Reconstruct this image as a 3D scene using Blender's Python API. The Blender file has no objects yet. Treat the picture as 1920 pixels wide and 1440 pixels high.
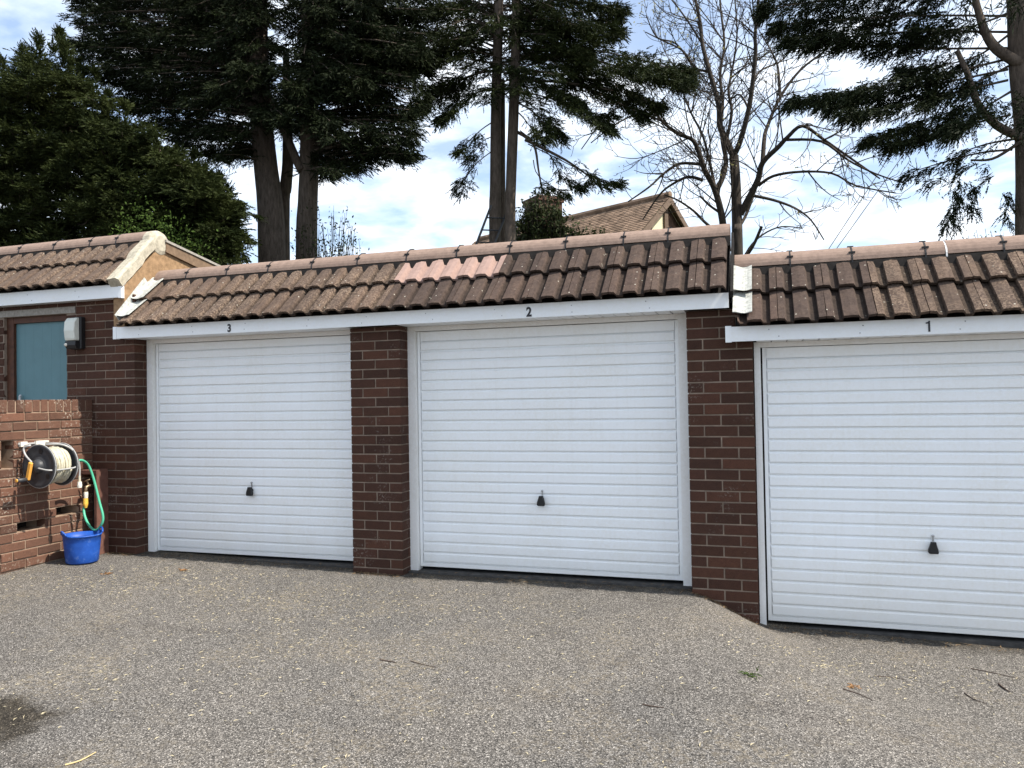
import bpy, math, random
import numpy as np
from mathutils import Vector, Matrix

S = bpy.context.scene
COL = S.collection
R = math.radians
rnd = random.Random(7)
rng = np.random.default_rng(11)

# ------------------------------------------------------------------ camera
CAM = np.array((0.0, -5.4446, 1.37)); FPX = 1434.83
YAW, PITCH, ROLL = 0.3136, 0.0188, -0.0171
def cam_axes():
    cy, sy, cp, sp = math.cos(YAW), math.sin(YAW), math.cos(PITCH), math.sin(PITCH)
    f = np.array((-sy*cp, cy*cp, sp)); r = np.array((cy, sy, 0.0)); u = np.cross(r, f)
    c, s = math.cos(ROLL), math.sin(ROLL)
    return c*r+s*u, -s*r+c*u, f
CR, CU, CF = cam_axes()
cd = bpy.data.cameras.new('camera'); cam = bpy.data.objects.new('camera', cd); COL.objects.link(cam)
cd.sensor_width = 36; cd.lens = FPX/1920*36; cd.clip_end = 2000; cd.clip_start = .05
m = Matrix.Identity(4)
for i in range(3):
    m[i][0], m[i][1], m[i][2], m[i][3] = CR[i], CU[i], -CF[i], CAM[i]
cam.matrix_world = m
S.camera = cam
def at(px, py, y):
    """real-world point seen at this place of the photograph, on the plane y (metres behind the garage front)"""
    d = CF+(px-960)/FPX*CR+(720-py)/FPX*CU
    return CAM+d*((y-CAM[1])/d[1])

# ------------------------------------------------------------------ world, sun, exposure
SUN = Vector((0.613, -0.057, 0.788)).normalized()
W = bpy.data.worlds.new('World'); S.world = W; W.use_nodes = True
nt = W.node_tree; nt.nodes.clear()
def N(nt, t, **k):
    n = nt.nodes.new(t)
    for a, v in k.items():
        if a.startswith('i_'): n.inputs[int(a[2:])].default_value = v
        else: setattr(n, a, v)
    return n
def ramp(nt, stops, interp='LINEAR'):
    n = nt.nodes.new('ShaderNodeValToRGB'); n.color_ramp.interpolation = interp
    e = n.color_ramp.elements
    while len(e) > 1: e.remove(e[0])
    e[0].position = stops[0][0]; e[0].color = (*stops[0][1], 1) if len(stops[0][1]) == 3 else stops[0][1]
    for p, c in stops[1:]:
        q = e.new(p); q.color = (*c, 1)
    return n
def g3(v): return (v, v, v)
sky = N(nt, 'ShaderNodeTexSky', sky_type='NISHITA', sun_disc=False)
sky.sun_elevation = math.asin(SUN.z); sky.sun_rotation = math.atan2(SUN.x, SUN.y)
sky.air_density = 1.0; sky.dust_density = 1.2; sky.ozone_density = 1.6
tc = N(nt, 'ShaderNodeTexCoord'); sep = N(nt, 'ShaderNodeSeparateXYZ')
nt.links.new(tc.outputs['Generated'], sep.inputs[0])
za = N(nt, 'ShaderNodeMath', operation='MAXIMUM'); za.inputs[1].default_value = 0.0
nt.links.new(sep.outputs[2], za.inputs[0])
zb = N(nt, 'ShaderNodeMath', operation='ADD'); zb.inputs[1].default_value = 0.16
nt.links.new(za.outputs[0], zb.inputs[0])
com = N(nt, 'ShaderNodeCombineXYZ')
for i in (0, 1):
    dv = N(nt, 'ShaderNodeMath', operation='DIVIDE')
    nt.links.new(sep.outputs[i], dv.inputs[0]); nt.links.new(zb.outputs[0], dv.inputs[1]); nt.links.new(dv.outputs[0], com.inputs[i])
n1 = N(nt, 'ShaderNodeTexNoise'); n1.inputs['Scale'].default_value = 3.6; n1.inputs['Detail'].default_value = 8; n1.inputs['Roughness'].default_value = .52
n1.inputs['Distortion'].default_value = .25
mp = N(nt, 'ShaderNodeMapping'); mp.inputs['Location'].default_value = (3.1, 1.7, 0.4)
nt.links.new(com.outputs[0], mp.inputs[0]); nt.links.new(mp.outputs[0], n1.inputs['Vector'])
cf = ramp(nt, [(.37, g3(.20)), (.48, g3(.62)), (.61, g3(1))])
nt.links.new(n1.outputs['Fac'], cf.inputs[0])
n2 = N(nt, 'ShaderNodeTexNoise'); n2.inputs['Scale'].default_value = 5.5; n2.inputs['Detail'].default_value = 7; n2.inputs['Roughness'].default_value = .55
nt.links.new(mp.outputs[0], n2.inputs['Vector'])
cc = ramp(nt, [(.30, (.62, .74, .92)), (.45, (.80, .90, 1.04)), (.62, (1.0, 1.05, 1.11))])
nt.links.new(n2.outputs['Fac'], cc.inputs[0])
b1 = N(nt, 'ShaderNodeBackground'); b1.inputs[1].default_value = .15
b2 = N(nt, 'ShaderNodeBackground'); b2.inputs[1].default_value = .88
nt.links.new(sky.outputs[0], b1.inputs[0]); nt.links.new(cc.outputs[0], b2.inputs[0])
mx = N(nt, 'ShaderNodeMixShader'); wo = N(nt, 'ShaderNodeOutputWorld')
nt.links.new(cf.outputs[0], mx.inputs[0]); nt.links.new(b1.outputs[0], mx.inputs[1]); nt.links.new(b2.outputs[0], mx.inputs[2])
nt.links.new(mx.outputs[0], wo.inputs[0])
sl = bpy.data.lights.new('sun', 'SUN'); sl.energy = 5.0; sl.angle = R(.5); sl.color = (1, .93, .82)
so = bpy.data.objects.new('sun', sl); COL.objects.link(so)
so.rotation_euler = SUN.to_track_quat('Z', 'Y').to_euler(); so.location = (10, -2, 20)
S.view_settings.view_transform = 'Standard'; S.view_settings.look = 'None'
S.view_settings.exposure = 0.72; S.view_settings.gamma = 1.0; S.view_settings.use_curve_mapping = False

S.cycles.max_bounces = 7; S.cycles.diffuse_bounces = 3; S.cycles.glossy_bounces = 2; S.cycles.transmission_bounces = 3
# ------------------------------------------------------------------ helpers
def tag(o, label=None, cat=None, group=None, kind=None):
    if label: o['label'] = label
    if cat: o['category'] = cat
    if group: o['group'] = group
    if kind: o['kind'] = kind
    return o
def empty(name, loc=(0, 0, 0)):
    o = bpy.data.objects.new(name, None); o.location = loc; o.empty_display_size = .1; COL.objects.link(o); return o
def inst(name, me, parent=None, loc=(0, 0, 0), rot=(0, 0, 0)):
    o = bpy.data.objects.new(name, me); COL.objects.link(o); o.location = loc; o.rotation_euler = rot
    if parent is not None:
        o.parent = parent
    return o
class MB:
    def __init__(s): s.v = []; s.f = []
    def box(s, x0, x1, y0, y1, z0, z1):
        b = len(s.v)
        s.v += [(x, y, z) for z in (z0, z1) for y in (y0, y1) for x in (x0, x1)]
        s.f += [tuple(b+i for i in q) for q in ((0, 2, 3, 1), (4, 5, 7, 6), (0, 1, 5, 4), (2, 6, 7, 3), (0, 4, 6, 2), (1, 3, 7, 5))]
        return s
    def chamfer(s, w, d, h, c, jit=0, r=None):
        """brick: centred on x and z, front face at y=0 going back to y=d, front edges chamfered"""
        b = len(s.v); r = r or rnd
        j = lambda: r.uniform(-jit, jit)
        w2, h2 = w/2, h/2
        s.v += [(-w2+c+j(), 0, -h2+c+j()), (w2-c+j(), 0, -h2+c+j()), (w2-c+j(), 0, h2-c+j()), (-w2+c+j(), 0, h2-c+j())]
        s.v += [(-w2, c, -h2), (w2, c, -h2), (w2, c, h2), (-w2, c, h2)]
        s.v += [(-w2, d, -h2), (w2, d, -h2), (w2, d, h2), (-w2, d, h2)]
        F = [(0, 1, 2, 3)]
        for k in range(4):
            n = (k+1) % 4
            F += [(k, k+4, n+4, n), (k+4, k+8, n+8, n+4)]
        F.append((11, 10, 9, 8))
        s.f += [tuple(b+i for i in q) for q in F]
        return s
    def prism_x(s, prof, x0, x1):
        """closed (y,z) outline swept along x"""
        b = len(s.v); n = len(prof)
        s.v += [(x0, p[0], p[1]) for p in prof]+[(x1, p[0], p[1]) for p in prof]
        s.f += [(b+i, b+(i+1) % n, b+n+(i+1) % n, b+n+i) for i in range(n)]
        s.f += [tuple(b+i for i in reversed(range(n))), tuple(b+n+i for i in range(n))]
        return s
    def tube(s, pts, rads, sides=6, cap=True):
        pts = [np.asarray(p, float) for p in pts]; b0 = len(s.v); n = len(pts)
        if not hasattr(rads, '__len__'): rads = [rads]*n
        prev = None
        for i, p in enumerate(pts):
            t = pts[min(i+1, n-1)]-pts[max(i-1, 0)]; t = t/(np.linalg.norm(t)+1e-9)
            if prev is None:
                a = np.array((0, 0, 1.)) if abs(t[2]) < .9 else np.array((1., 0, 0))
                u = np.cross(t, a)
            else: u = prev-t*np.dot(prev, t)
            u = u/(np.linalg.norm(u)+1e-9); prev = u; w = np.cross(t, u)
            for k in range(sides):
                a = 2*math.pi*k/sides
                s.v.append(tuple(p+rads[i]*(math.cos(a)*u+math.sin(a)*w)))
        for i in range(n-1):
            for k in range(sides):
                k2 = (k+1) % sides
                s.f.append((b0+i*sides+k, b0+i*sides+k2, b0+(i+1)*sides+k2, b0+(i+1)*sides+k))
        if cap:
            s.f.append(tuple(b0+k for k in reversed(range(sides)))); s.f.append(tuple(b0+(n-1)*sides+k for k in range(sides)))
        return s
    def lathe(s, prof, c=(0, 0, 0), axis='z', seg=24, sx=1, sy=1):
        """open (r, h) profile turned about an axis"""
        b = len(s.v)
        for r_, h in prof:
            for k in range(seg):
                a = 2*math.pi*k/seg; x, y = r_*math.cos(a)*sx, r_*math.sin(a)*sy
                q = (x, y, h) if axis == 'z' else ((x, h, y) if axis == 'y' else (h, x, y))
                s.v.append((c[0]+q[0], c[1]+q[1], c[2]+q[2]))
        for i in range(len(prof)-1):
            for k in range(seg):
                k2 = (k+1) % seg
                s.f.append((b+i*seg+k, b+i*seg+k2, b+(i+1)*seg+k2, b+(i+1)*seg+k))
        return s
    def mesh(s, name, mat, smooth=False):
        me = bpy.data.meshes.new(name); me.from_pydata([tuple(map(float, v)) for v in s.v], [], s.f); me.update()
        if mat: me.materials.append(mat)
        if smooth:
            for p in me.polygons: p.use_smooth = True
        return me
    def build(s, name, mat, parent=None, loc=(0, 0, 0), rot=(0, 0, 0), smooth=False):
        return inst(name, s.mesh(name, mat, smooth), parent, loc, rot)
def fast_mesh(name, V, tris, mat, smooth=False):
    V = np.asarray(V, np.float32); tris = np.asarray(tris, np.int32); k = tris.shape[1]
    me = bpy.data.meshes.new(name)
    me.vertices.add(len(V)); me.vertices.foreach_set('co', V.ravel())
    me.loops.add(tris.size); me.loops.foreach_set('vertex_index', tris.ravel())
    me.polygons.add(len(tris)); me.polygons.foreach_set('loop_start', np.arange(0, tris.size, k, dtype=np.int32))
    me.polygons.foreach_set('loop_total', np.full(len(tris), k, np.int32))
    if smooth: me.polygons.foreach_set('use_smooth', np.ones(len(tris), bool))
    me.update(calc_edges=True); me.validate()
    if mat: me.materials.append(mat)
    return me

# ------------------------------------------------------------------ materials
def new_mat(name, rough=.8, spec=.3):
    M = bpy.data.materials.new(name); M.use_nodes = True
    n = M.node_tree; b = n.nodes['Principled BSDF']
    b.inputs['Roughness'].default_value = rough; b.inputs['Specular IOR Level'].default_value = spec
    return M, n, b
def noise(n, scale, detail=4, rough=.55, src='Object', out='Fac', vec=None):
    t = n.nodes.new('ShaderNodeTexNoise'); t.inputs['Scale'].default_value = scale
    t.inputs['Detail'].default_value = detail; t.inputs['Roughness'].default_value = rough
    n.links.new(vec if vec is not None else coords(n, src), t.inputs['Vector'])
    return t.outputs[out]
def coords(n, src='Object'):
    """world-space position, so that copied pieces do not repeat the same pattern; 'Object' is local"""
    if src == 'World':
        for q in n.nodes:
            if q.type == 'NEW_GEOMETRY': return q.outputs['Position']
        return n.nodes.new('ShaderNodeNewGeometry').outputs['Position']
    for q in n.nodes:
        if q.type == 'TEX_COORD': return q.outputs[src]
    return n.nodes.new('ShaderNodeTexCoord').outputs[src]
def mixc(n, fac, a, b, mode='MIX'):
    q = n.nodes.new('ShaderNodeMix'); q.data_type = 'RGBA'; q.blend_type = mode
    for sock, val in ((q.inputs[0], fac), (q.inputs[6], a), (q.inputs[7], b)):
        if hasattr(val, 'is_linked'): n.links.new(val, sock)
        else: sock.default_value = val if not isinstance(val, tuple) else (*val, 1)[:4]
    return q.outputs[2]
def rampo(n, src, stops, interp='LINEAR'):
    r_ = ramp(n, stops, interp); n.links.new(src, r_.inputs[0]); return r_.outputs[0]
def bump(n, b, h, strength=.4, dist=.01):
    q = n.nodes.new('ShaderNodeBump'); q.inputs['Strength'].default_value = strength; q.inputs['Distance'].default_value = dist
    n.links.new(h, q.inputs['Height']); n.links.new(q.outputs[0], b.inputs['Normal'])
def orand(n): return n.nodes.new('ShaderNodeObjectInfo').outputs['Random']
def simple(name, col, rough=.6, spec=.3, metal=0, var=.12, nscale=14, bumps=0):
    M, n, b = new_mat(name, rough, spec); b.inputs['Metallic'].default_value = metal
    f = noise(n, nscale, 5, .6, 'World')
    lo = tuple(c*(1-var) for c in col); hi = tuple(min(1, c*(1+var)) for c in col)
    n.links.new(rampo(n, f, [(.3, lo), (.7, hi)]), b.inputs['Base Color'])
    if bumps: bump(n, b, noise(n, nscale*6, 4, .6, 'World'), bumps, .004)
    return M
def brick_mat(name, cols, speck, speck_col, speck_lo):
    M, n, b = new_mat(name, .86, .2)
    base = rampo(n, orand(n), [(i/(len(cols)-1), c) for i, c in enumerate(cols)])
    f = noise(n, 22, 6, .65, 'World')
    base = mixc(n, rampo(n, f, [(.35, g3(0)), (.7, g3(.55))]), base, mixc(n, 1.0, base, (1.5, 1.45, 1.4), 'MULTIPLY'))
    fine = noise(n, 150, 3, .6, 'World')
    base = mixc(n, rampo(n, fine, [(.38, g3(.45)), (.5, g3(0))]), base, mixc(n, 1.0, base, (.45, .42, .42), 'MULTIPLY'))
    big = noise(n, 3.0, 5, .6, 'World'); sp = noise(n, 60, 4, .6, 'World')
    mm = n.nodes.new('ShaderNodeMath'); mm.operation = 'MULTIPLY'
    n.links.new(rampo(n, big, [(speck_lo, g3(0)), (speck_lo+.12, g3(1))]), mm.inputs[0])
    n.links.new(rampo(n, sp, [(.56, g3(0)), (.63, g3(speck))]), mm.inputs[1])
    base = mixc(n, mm.outputs[0], base, speck_col)
    n.links.new(base, b.inputs['Base Color'])
    bump(n, b, noise(n, 90, 6, .7, 'World'), .6, .006)
    return M
def mortar_mat(name, col):
    M, n, b = new_mat(name, .95, .1)
    f = noise(n, 9, 6, .65, 'World')
    n.links.new(rampo(n, f, [(.3, tuple(c*.62 for c in col)), (.7, tuple(c*1.2 for c in col))]), b.inputs['Base Color'])
    bump(n, b, noise(n, 160, 4, .7, 'World'), .7, .005)
    return M
M_BRICK = brick_mat('brick_brown', [(.042, .0215, .0155), (.064, .030, .020), (.049, .025, .018), (.080, .036, .0235), (.056, .027, .0195)], .6, (.30, .27, .24), .55)
M_BRICKW = brick_mat('brick_weathered', [(.088, .046, .032), (.128, .066, .045), (.074, .040, .029), (.142, .070, .047), (.108, .059, .042)], .7, (.46, .41, .34), .53)
M_MORTAR = mortar_mat('mortar_buff', (.25, .195, .152))
M_MORTARW = mortar_mat('mortar_sandy', (.31, .225, .165))
def tile_mat(name, cols, lichen, lo):
    M, n, b = new_mat(name, .9, .15)
    base = rampo(n, orand(n), [(i/(len(cols)-1), c) for i, c in enumerate(cols)])
    f = noise(n, 35, 6, .7, 'World')
    base = mixc(n, rampo(n, f, [(.3, g3(.65)), (.55, g3(0))]), base, mixc(n, 1.0, base, (.45, .42, .40), 'MULTIPLY'))
    base = mixc(n, rampo(n, noise(n, 11, 5, .6, 'World'), [(.45, g3(0)), (.75, g3(.6))]), base, mixc(n, 1.0, base, (1.7, 1.65, 1.5), 'MULTIPLY'))
    # lichen: large patches to the left of the row, scattered pale dots everywhere
    geo = coords(n, 'World'); sx = n.nodes.new('ShaderNodeSeparateXYZ'); n.links.new(geo, sx.inputs[0])
    big = noise(n, 1.6, 4, .6, 'World')
    li = noise(n, 70, 5, .65, 'World')
    mm = n.nodes.new('ShaderNodeMath'); mm.operation = 'MULTIPLY'
    n.links.new(rampo(n, big, [(lo, g3(.15)), (lo+.18, g3(1))]), mm.inputs[0]); n.links.new(rampo(n, li, [(.47, g3(0)), (.60, g3(lichen))]), mm.inputs[1])
    base = mixc(n, mm.outputs[0], base, (.25, .185, .135))
    vo = n.nodes.new('ShaderNodeTexVoronoi'); vo.inputs['Scale'].default_value = 26; n.links.new(geo, vo.inputs['Vector'])
    dots = rampo(n, vo.outputs['Distance'], [(.10, g3(1)), (.17, g3(0))])
    sel = n.nodes.new('ShaderNodeSeparateColor'); n.links.new(vo.outputs['Color'], sel.inputs[0])
    m2 = n.nodes.new('ShaderNodeMath'); m2.operation = 'MULTIPLY'
    n.links.new(dots, m2.inputs[0]); n.links.new(rampo(n, sel.outputs[0], [(.70, g3(0)), (.76, g3(.75))]), m2.inputs[1])
    base = mixc(n, m2.outputs[0], base, (.50, .47, .40))
    # darker colour low in the channels of each tile
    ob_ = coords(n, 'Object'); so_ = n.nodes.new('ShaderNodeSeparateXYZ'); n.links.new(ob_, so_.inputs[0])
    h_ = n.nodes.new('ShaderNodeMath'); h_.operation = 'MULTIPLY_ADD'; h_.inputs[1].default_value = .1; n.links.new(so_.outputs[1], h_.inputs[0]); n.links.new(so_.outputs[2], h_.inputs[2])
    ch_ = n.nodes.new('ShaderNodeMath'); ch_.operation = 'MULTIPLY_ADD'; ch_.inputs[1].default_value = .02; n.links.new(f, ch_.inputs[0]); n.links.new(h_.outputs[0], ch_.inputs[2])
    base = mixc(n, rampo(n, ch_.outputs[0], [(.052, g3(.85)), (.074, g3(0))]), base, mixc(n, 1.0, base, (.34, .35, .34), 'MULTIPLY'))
    n.links.new(base, b.inputs['Base Color'])
    bump(n, b, noise(n, 120, 5, .7, 'World'), .7, .006)
    return M
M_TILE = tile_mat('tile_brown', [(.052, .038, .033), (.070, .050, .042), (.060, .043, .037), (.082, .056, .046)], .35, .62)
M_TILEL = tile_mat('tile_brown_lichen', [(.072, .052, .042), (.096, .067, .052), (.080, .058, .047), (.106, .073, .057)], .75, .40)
M_TILEN = simple('tile_new_pink', (.29, .20, .172), .9, .1, var=.14, nscale=30, bumps=.3)
M_RIDGE = simple('ridge_tile_pink_brown', (.245, .178, .145), .9, .12, var=.16, nscale=24, bumps=.4)
M_BLACK = simple('black_plastic', (.012, .012, .013), .5, .4, var=.2)
M_DARK = simple('dark_felt', (.022, .020, .019), .9, .1, var=.3, nscale=40)
def white_mat(name, col, rough, grime, splash=False):
    M, n, b = new_mat(name, rough, .4)
    f = noise(n, 2.4, 6, .65, 'World'); st = noise(n, 55, 4, .6, 'World')
    mm = n.nodes.new('ShaderNodeMath'); mm.operation = 'MULTIPLY'; n.links.new(f, mm.inputs[0]); n.links.new(st, mm.inputs[1])
    n.links.new(rampo(n, mm.outputs[0], [(.18, col), (.42, tuple(c*(1-grime)*k for c, k in zip(col, (1, .985, .95))))]), b.inputs['Base Color'])
    if splash:
        bc = b.inputs['Base Color'].links[0].from_socket
        g_ = coords(n, 'World'); sp_ = n.nodes.new('ShaderNodeSeparateXYZ'); n.links.new(g_, sp_.inputs[0])
        mz = n.nodes.new('ShaderNodeMath'); mz.operation = 'MULTIPLY_ADD'; mz.inputs[1].default_value = .30
        n.links.new(noise(n, 7, 6, .7, 'World'), mz.inputs[0]); n.links.new(sp_.outputs[2], mz.inputs[2])
        bc = mixc(n, rampo(n, mz.outputs[0], [(0, g3(.34)), (.14, g3(.26)), (.46, g3(0))]), bc, (.50, .46, .38))
        mv = n.nodes.new('ShaderNodeMapping'); mv.inputs['Scale'].default_value = (26, 1, 1.1); n.links.new(g_, mv.inputs[0])
        bc = mixc(n, rampo(n, noise(n, 1.0, 6, .7, vec=mv.outputs[0]), [(.52, g3(0)), (.72, g3(.09))]), bc, (.55, .53, .48))
        n.links.new(bc, b.inputs['Base Color'])
    bump(n, b, noise(n, 260, 3, .5, 'World'), .05, .002)
    return M
M_DOOR = white_mat('white_steel', (.835, .86, .88), .42, .05, True)
M_UPVC = white_mat('white_upvc', (.82, .85, .875), .35, .04)
M_FRAME = white_mat('white_painted_wood', (.80, .80, .79), .5, .10)
M_LEAD = simple('lead_flashing_pale', (.40, .41, .385), .75, .3, var=.35, nscale=38, bumps=.3)
M_CEMENT = simple('verge_cement', (.40, .365, .29), .95, .1, var=.28, nscale=30, bumps=.6)
M_RENDER = simple('tan_render', (.27, .175, .10), .95, .1, var=.28, nscale=26, bumps=.7)
M_CONC = simple('lintel_concrete', (.30, .28, .25), .95, .1, var=.25, nscale=40, bumps=.5)
M_WOOD = simple('brown_stained_wood', (.075, .030, .016), .6, .3, var=.3, nscale=20)
M_TANB = simple('faded_brown_board', (.17, .115, .075), .8, .2, var=.25, nscale=20)
M_TEAL = simple('teal_paint', (.10, .20, .225), .5, .35, var=.06, nscale=6)
M_STEEL = simple('galvanised_steel', (.42, .43, .44), .4, .5, metal=.8, var=.15)
M_THR = simple('damp_dark_concrete', (.060, .058, .056), .9, .2, var=.35, nscale=18, bumps=.6)
M_NUM = simple('black_numeral', (.015, .015, .02), .4, .4, var=.1)

# ------------------------------------------------------------------ ground
def sstep(t): t = min(1, max(0, t)); return t*t*(3-2*t)
def gz(x, y):
    d = max(0.0, -y)
    L = .017*min(4, max(0, -2.7-x)); Rr = -.205-.022*max(0, min(4, x))
    w = .56+.9*d; c = -.50+.04*d
    s = sstep((x-c)/w)
    return (1-s)*L+s*Rr-.020*min(d, 8)+.006*math.sin(1.7*x+.6*y)*min(1, d)
def make_ground():
    xs = np.unique(np.concatenate([np.linspace(-400, -12, 12), np.linspace(-12, -1.2, 46), np.linspace(-1.2, 1.0, 45), np.linspace(1.0, 8, 22), np.linspace(8, 400, 12)]))
    ys = np.unique(np.concatenate([np.linspace(-200, -8, 8), np.linspace(-8, -1, 36), np.linspace(-1, .4, 29), np.linspace(.4, 12, 12), np.linspace(12, 600, 10)]))
    V = np.array([(x, y, gz(x, y)) for y in ys for x in xs]); nx = len(xs)
    F = np.array([(j*nx+i, j*nx+i+1, (j+1)*nx+i+1, (j+1)*nx+i) for j in range(len(ys)-1) for i in range(nx-1)])
    M, n, b = new_mat('worn_tarmac', .92, .15)
    geo = coords(n, 'World')
    def vor(scale, warp=0):
        v = n.nodes.new('ShaderNodeTexVoronoi'); v.inputs['Scale'].default_value = scale; n.links.new(geo, v.inputs['Vector'])
        s_ = n.nodes.new('ShaderNodeSeparateColor'); n.links.new(v.outputs['Color'], s_.inputs[0]); return v, s_
    v1, c1 = vor(225); v2, c2 = vor(120)
    stones = rampo(n, c1.outputs[0], [(0, (.010, .010, .010)), (.35, (.042, .040, .038)), (.65, (.105, .100, .094)), (.9, (.215, .205, .193)), (1, (.48, .46, .43))])
    stones2 = rampo(n, c2.outputs[1], [(0, (.024, .023, .023)), (.5, (.082, .078, .073)), (1, (.20, .19, .178))])
    base = mixc(n, 1.0, mixc(n, .30, stones, stones2), (1.0, .99, .985), 'MULTIPLY')
    bigf = noise(n, .55, 5, .6, 'World')
    base = mixc(n, rampo(n, bigf, [(.35, g3(.0)), (.65, g3(.6))]), base, mixc(n, 1.0, base, (1.42, 1.37, 1.30), 'MULTIPLY'))
    oil = noise(n, 1.1, 4, .55, 'World', vec=None)
    mo = n.nodes.new('ShaderNodeMapping'); mo.inputs['Scale'].default_value = (1.0, 2.2, 1); mo.inputs['Location'].default_value = (7, 3, 0); n.links.new(geo, mo.inputs[0])
    base = mixc(n, rampo(n, noise(n, .9, 6, .62, vec=mo.outputs[0]), [(.56, g3(0)), (.70, g3(.45))]), base, mixc(n, 1.0, base, (.60, .58, .57), 'MULTIPLY'))
    # damp moss and grit gathered along the foot of the garages
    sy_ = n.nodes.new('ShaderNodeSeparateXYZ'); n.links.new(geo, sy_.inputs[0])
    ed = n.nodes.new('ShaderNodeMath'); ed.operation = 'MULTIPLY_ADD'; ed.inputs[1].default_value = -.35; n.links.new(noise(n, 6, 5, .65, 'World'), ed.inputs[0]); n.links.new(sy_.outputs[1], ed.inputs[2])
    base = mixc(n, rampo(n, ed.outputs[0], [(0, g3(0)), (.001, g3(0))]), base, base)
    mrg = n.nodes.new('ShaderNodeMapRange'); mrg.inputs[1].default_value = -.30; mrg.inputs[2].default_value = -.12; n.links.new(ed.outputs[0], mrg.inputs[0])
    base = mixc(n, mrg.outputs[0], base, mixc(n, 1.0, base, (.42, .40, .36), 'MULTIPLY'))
    # pollen and needle dust lying in drifts
    d1 = noise(n, 1.5, 6, .68, 'World'); d2 = noise(n, 42, 5, .7, 'World')
    mm = n.nodes.new('ShaderNodeMath'); mm.operation = 'MULTIPLY'
    n.links.new(rampo(n, d1, [(.47, g3(.05)), (.64, g3(1))]), mm.inputs[0]); n.links.new(rampo(n, d2, [(.46, g3(0)), (.62, g3(.5))]), mm.inputs[1])
    base = mixc(n, mm.outputs[0], base, (.235, .195, .135))
    # dark ragged-edged patch near the lower left of the yard
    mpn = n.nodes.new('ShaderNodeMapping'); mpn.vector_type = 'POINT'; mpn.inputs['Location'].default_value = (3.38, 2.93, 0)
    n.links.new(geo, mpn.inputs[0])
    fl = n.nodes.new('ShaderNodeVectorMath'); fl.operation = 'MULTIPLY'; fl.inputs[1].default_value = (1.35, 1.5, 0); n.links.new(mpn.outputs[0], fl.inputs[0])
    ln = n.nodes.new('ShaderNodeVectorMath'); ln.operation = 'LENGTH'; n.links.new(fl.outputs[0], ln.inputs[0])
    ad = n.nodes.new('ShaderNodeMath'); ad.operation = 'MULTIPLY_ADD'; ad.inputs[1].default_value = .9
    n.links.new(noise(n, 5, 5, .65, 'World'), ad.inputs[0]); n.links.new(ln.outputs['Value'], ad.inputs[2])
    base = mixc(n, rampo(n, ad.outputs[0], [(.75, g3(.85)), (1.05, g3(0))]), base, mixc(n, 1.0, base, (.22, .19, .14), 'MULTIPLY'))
    # soil and grass beyond the yard
    sx = n.nodes.new('ShaderNodeSeparateXYZ'); n.links.new(geo, sx.inputs[0])
    gr = rampo(n, noise(n, 3, 5, .6, 'World'), [(.3, (.03, .04, .015)), (.7, (.07, .085, .03))])
    mr = n.nodes.new('ShaderNodeMapRange'); mr.inputs[1].default_value = 4.5; mr.inputs[2].default_value = 5.5; n.links.new(sx.outputs[1], mr.inputs[0])
    base = mixc(n, mr.outputs[0], base, gr)
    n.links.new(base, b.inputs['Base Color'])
    hh = mixc(n, .4, v1.outputs['Distance'], v2.outputs['Distance'])
    bump(n, b, hh, .6, .006)
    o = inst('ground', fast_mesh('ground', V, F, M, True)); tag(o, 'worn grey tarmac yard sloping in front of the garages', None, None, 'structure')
make_ground()

# ------------------------------------------------------------------ bricks
_bc = {}
def brick_mesh(w, d, h, mat):
    k = (round(w, 3), round(d, 3), round(h, 3), mat.name)
    if k not in _bc:
        _bc[k] = [MB().chamfer(w, d, h, .0035, .0022).mesh('brick', mat) for _ in range(3)]
    return rnd.choice(_bc[k])
def put_brick(parent, w, d, h, mat, loc, rz=0.0, proud=.002):
    o = inst('brick', brick_mesh(w, d, h, mat), parent)
    n = Vector((math.sin(rz), -math.cos(rz), 0))
    p = Vector(loc)+n*rnd.uniform(-proud, proud)
    o.location = p; o.rotation_euler = (0, rnd.uniform(-.004, .004), rz+rnd.uniform(-.004, .004))
    return o
BH = .065; CZ = .075
def pillar(root, x0, ztop_mortar, z0, z1, first_a=True):
    """two-brick wide pier, front at y=0; rows alternate header-stretcher-header and stretcher-stretcher"""
    p = MB().box(x0+.006, x0+.434, .006, .24, z0, z1).build('brick_pillar', M_MORTAR, root)
    k = -1
    while True:
        zt = ztop_mortar-CZ*k
        if zt-CZ < z0-.01: break
        zc = zt-CZ/2; h = BH
        top = min(zt-.005, z1-.004); bot = max(zt-CZ+.005, z0)
        h = top-bot; zc = (top+bot)/2
        if h > .012:
            a = (k % 2 == 0) == first_a
            if a:
                put_brick(p, .1025, .215, h, M_BRICK, (x0+.0512, 0, zc)); put_brick(p, .215, .10, h, M_BRICK, (x0+.22, 0, zc)); put_brick(p, .1025, .215, h, M_BRICK, (x0+.3888, 0, zc))
            else:
                put_brick(p, .215, .1025, h, M_BRICK, (x0+.1075, 0, zc)); put_brick(p, .215, .1025, h, M_BRICK, (x0+.3325, 0, zc))
                for xx in (x0+.0512, x0+.3888): put_brick(p, .1025, .10, h, M_BRICK, (xx, .1125, zc), proud=0)
        k += 1
    return p

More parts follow.
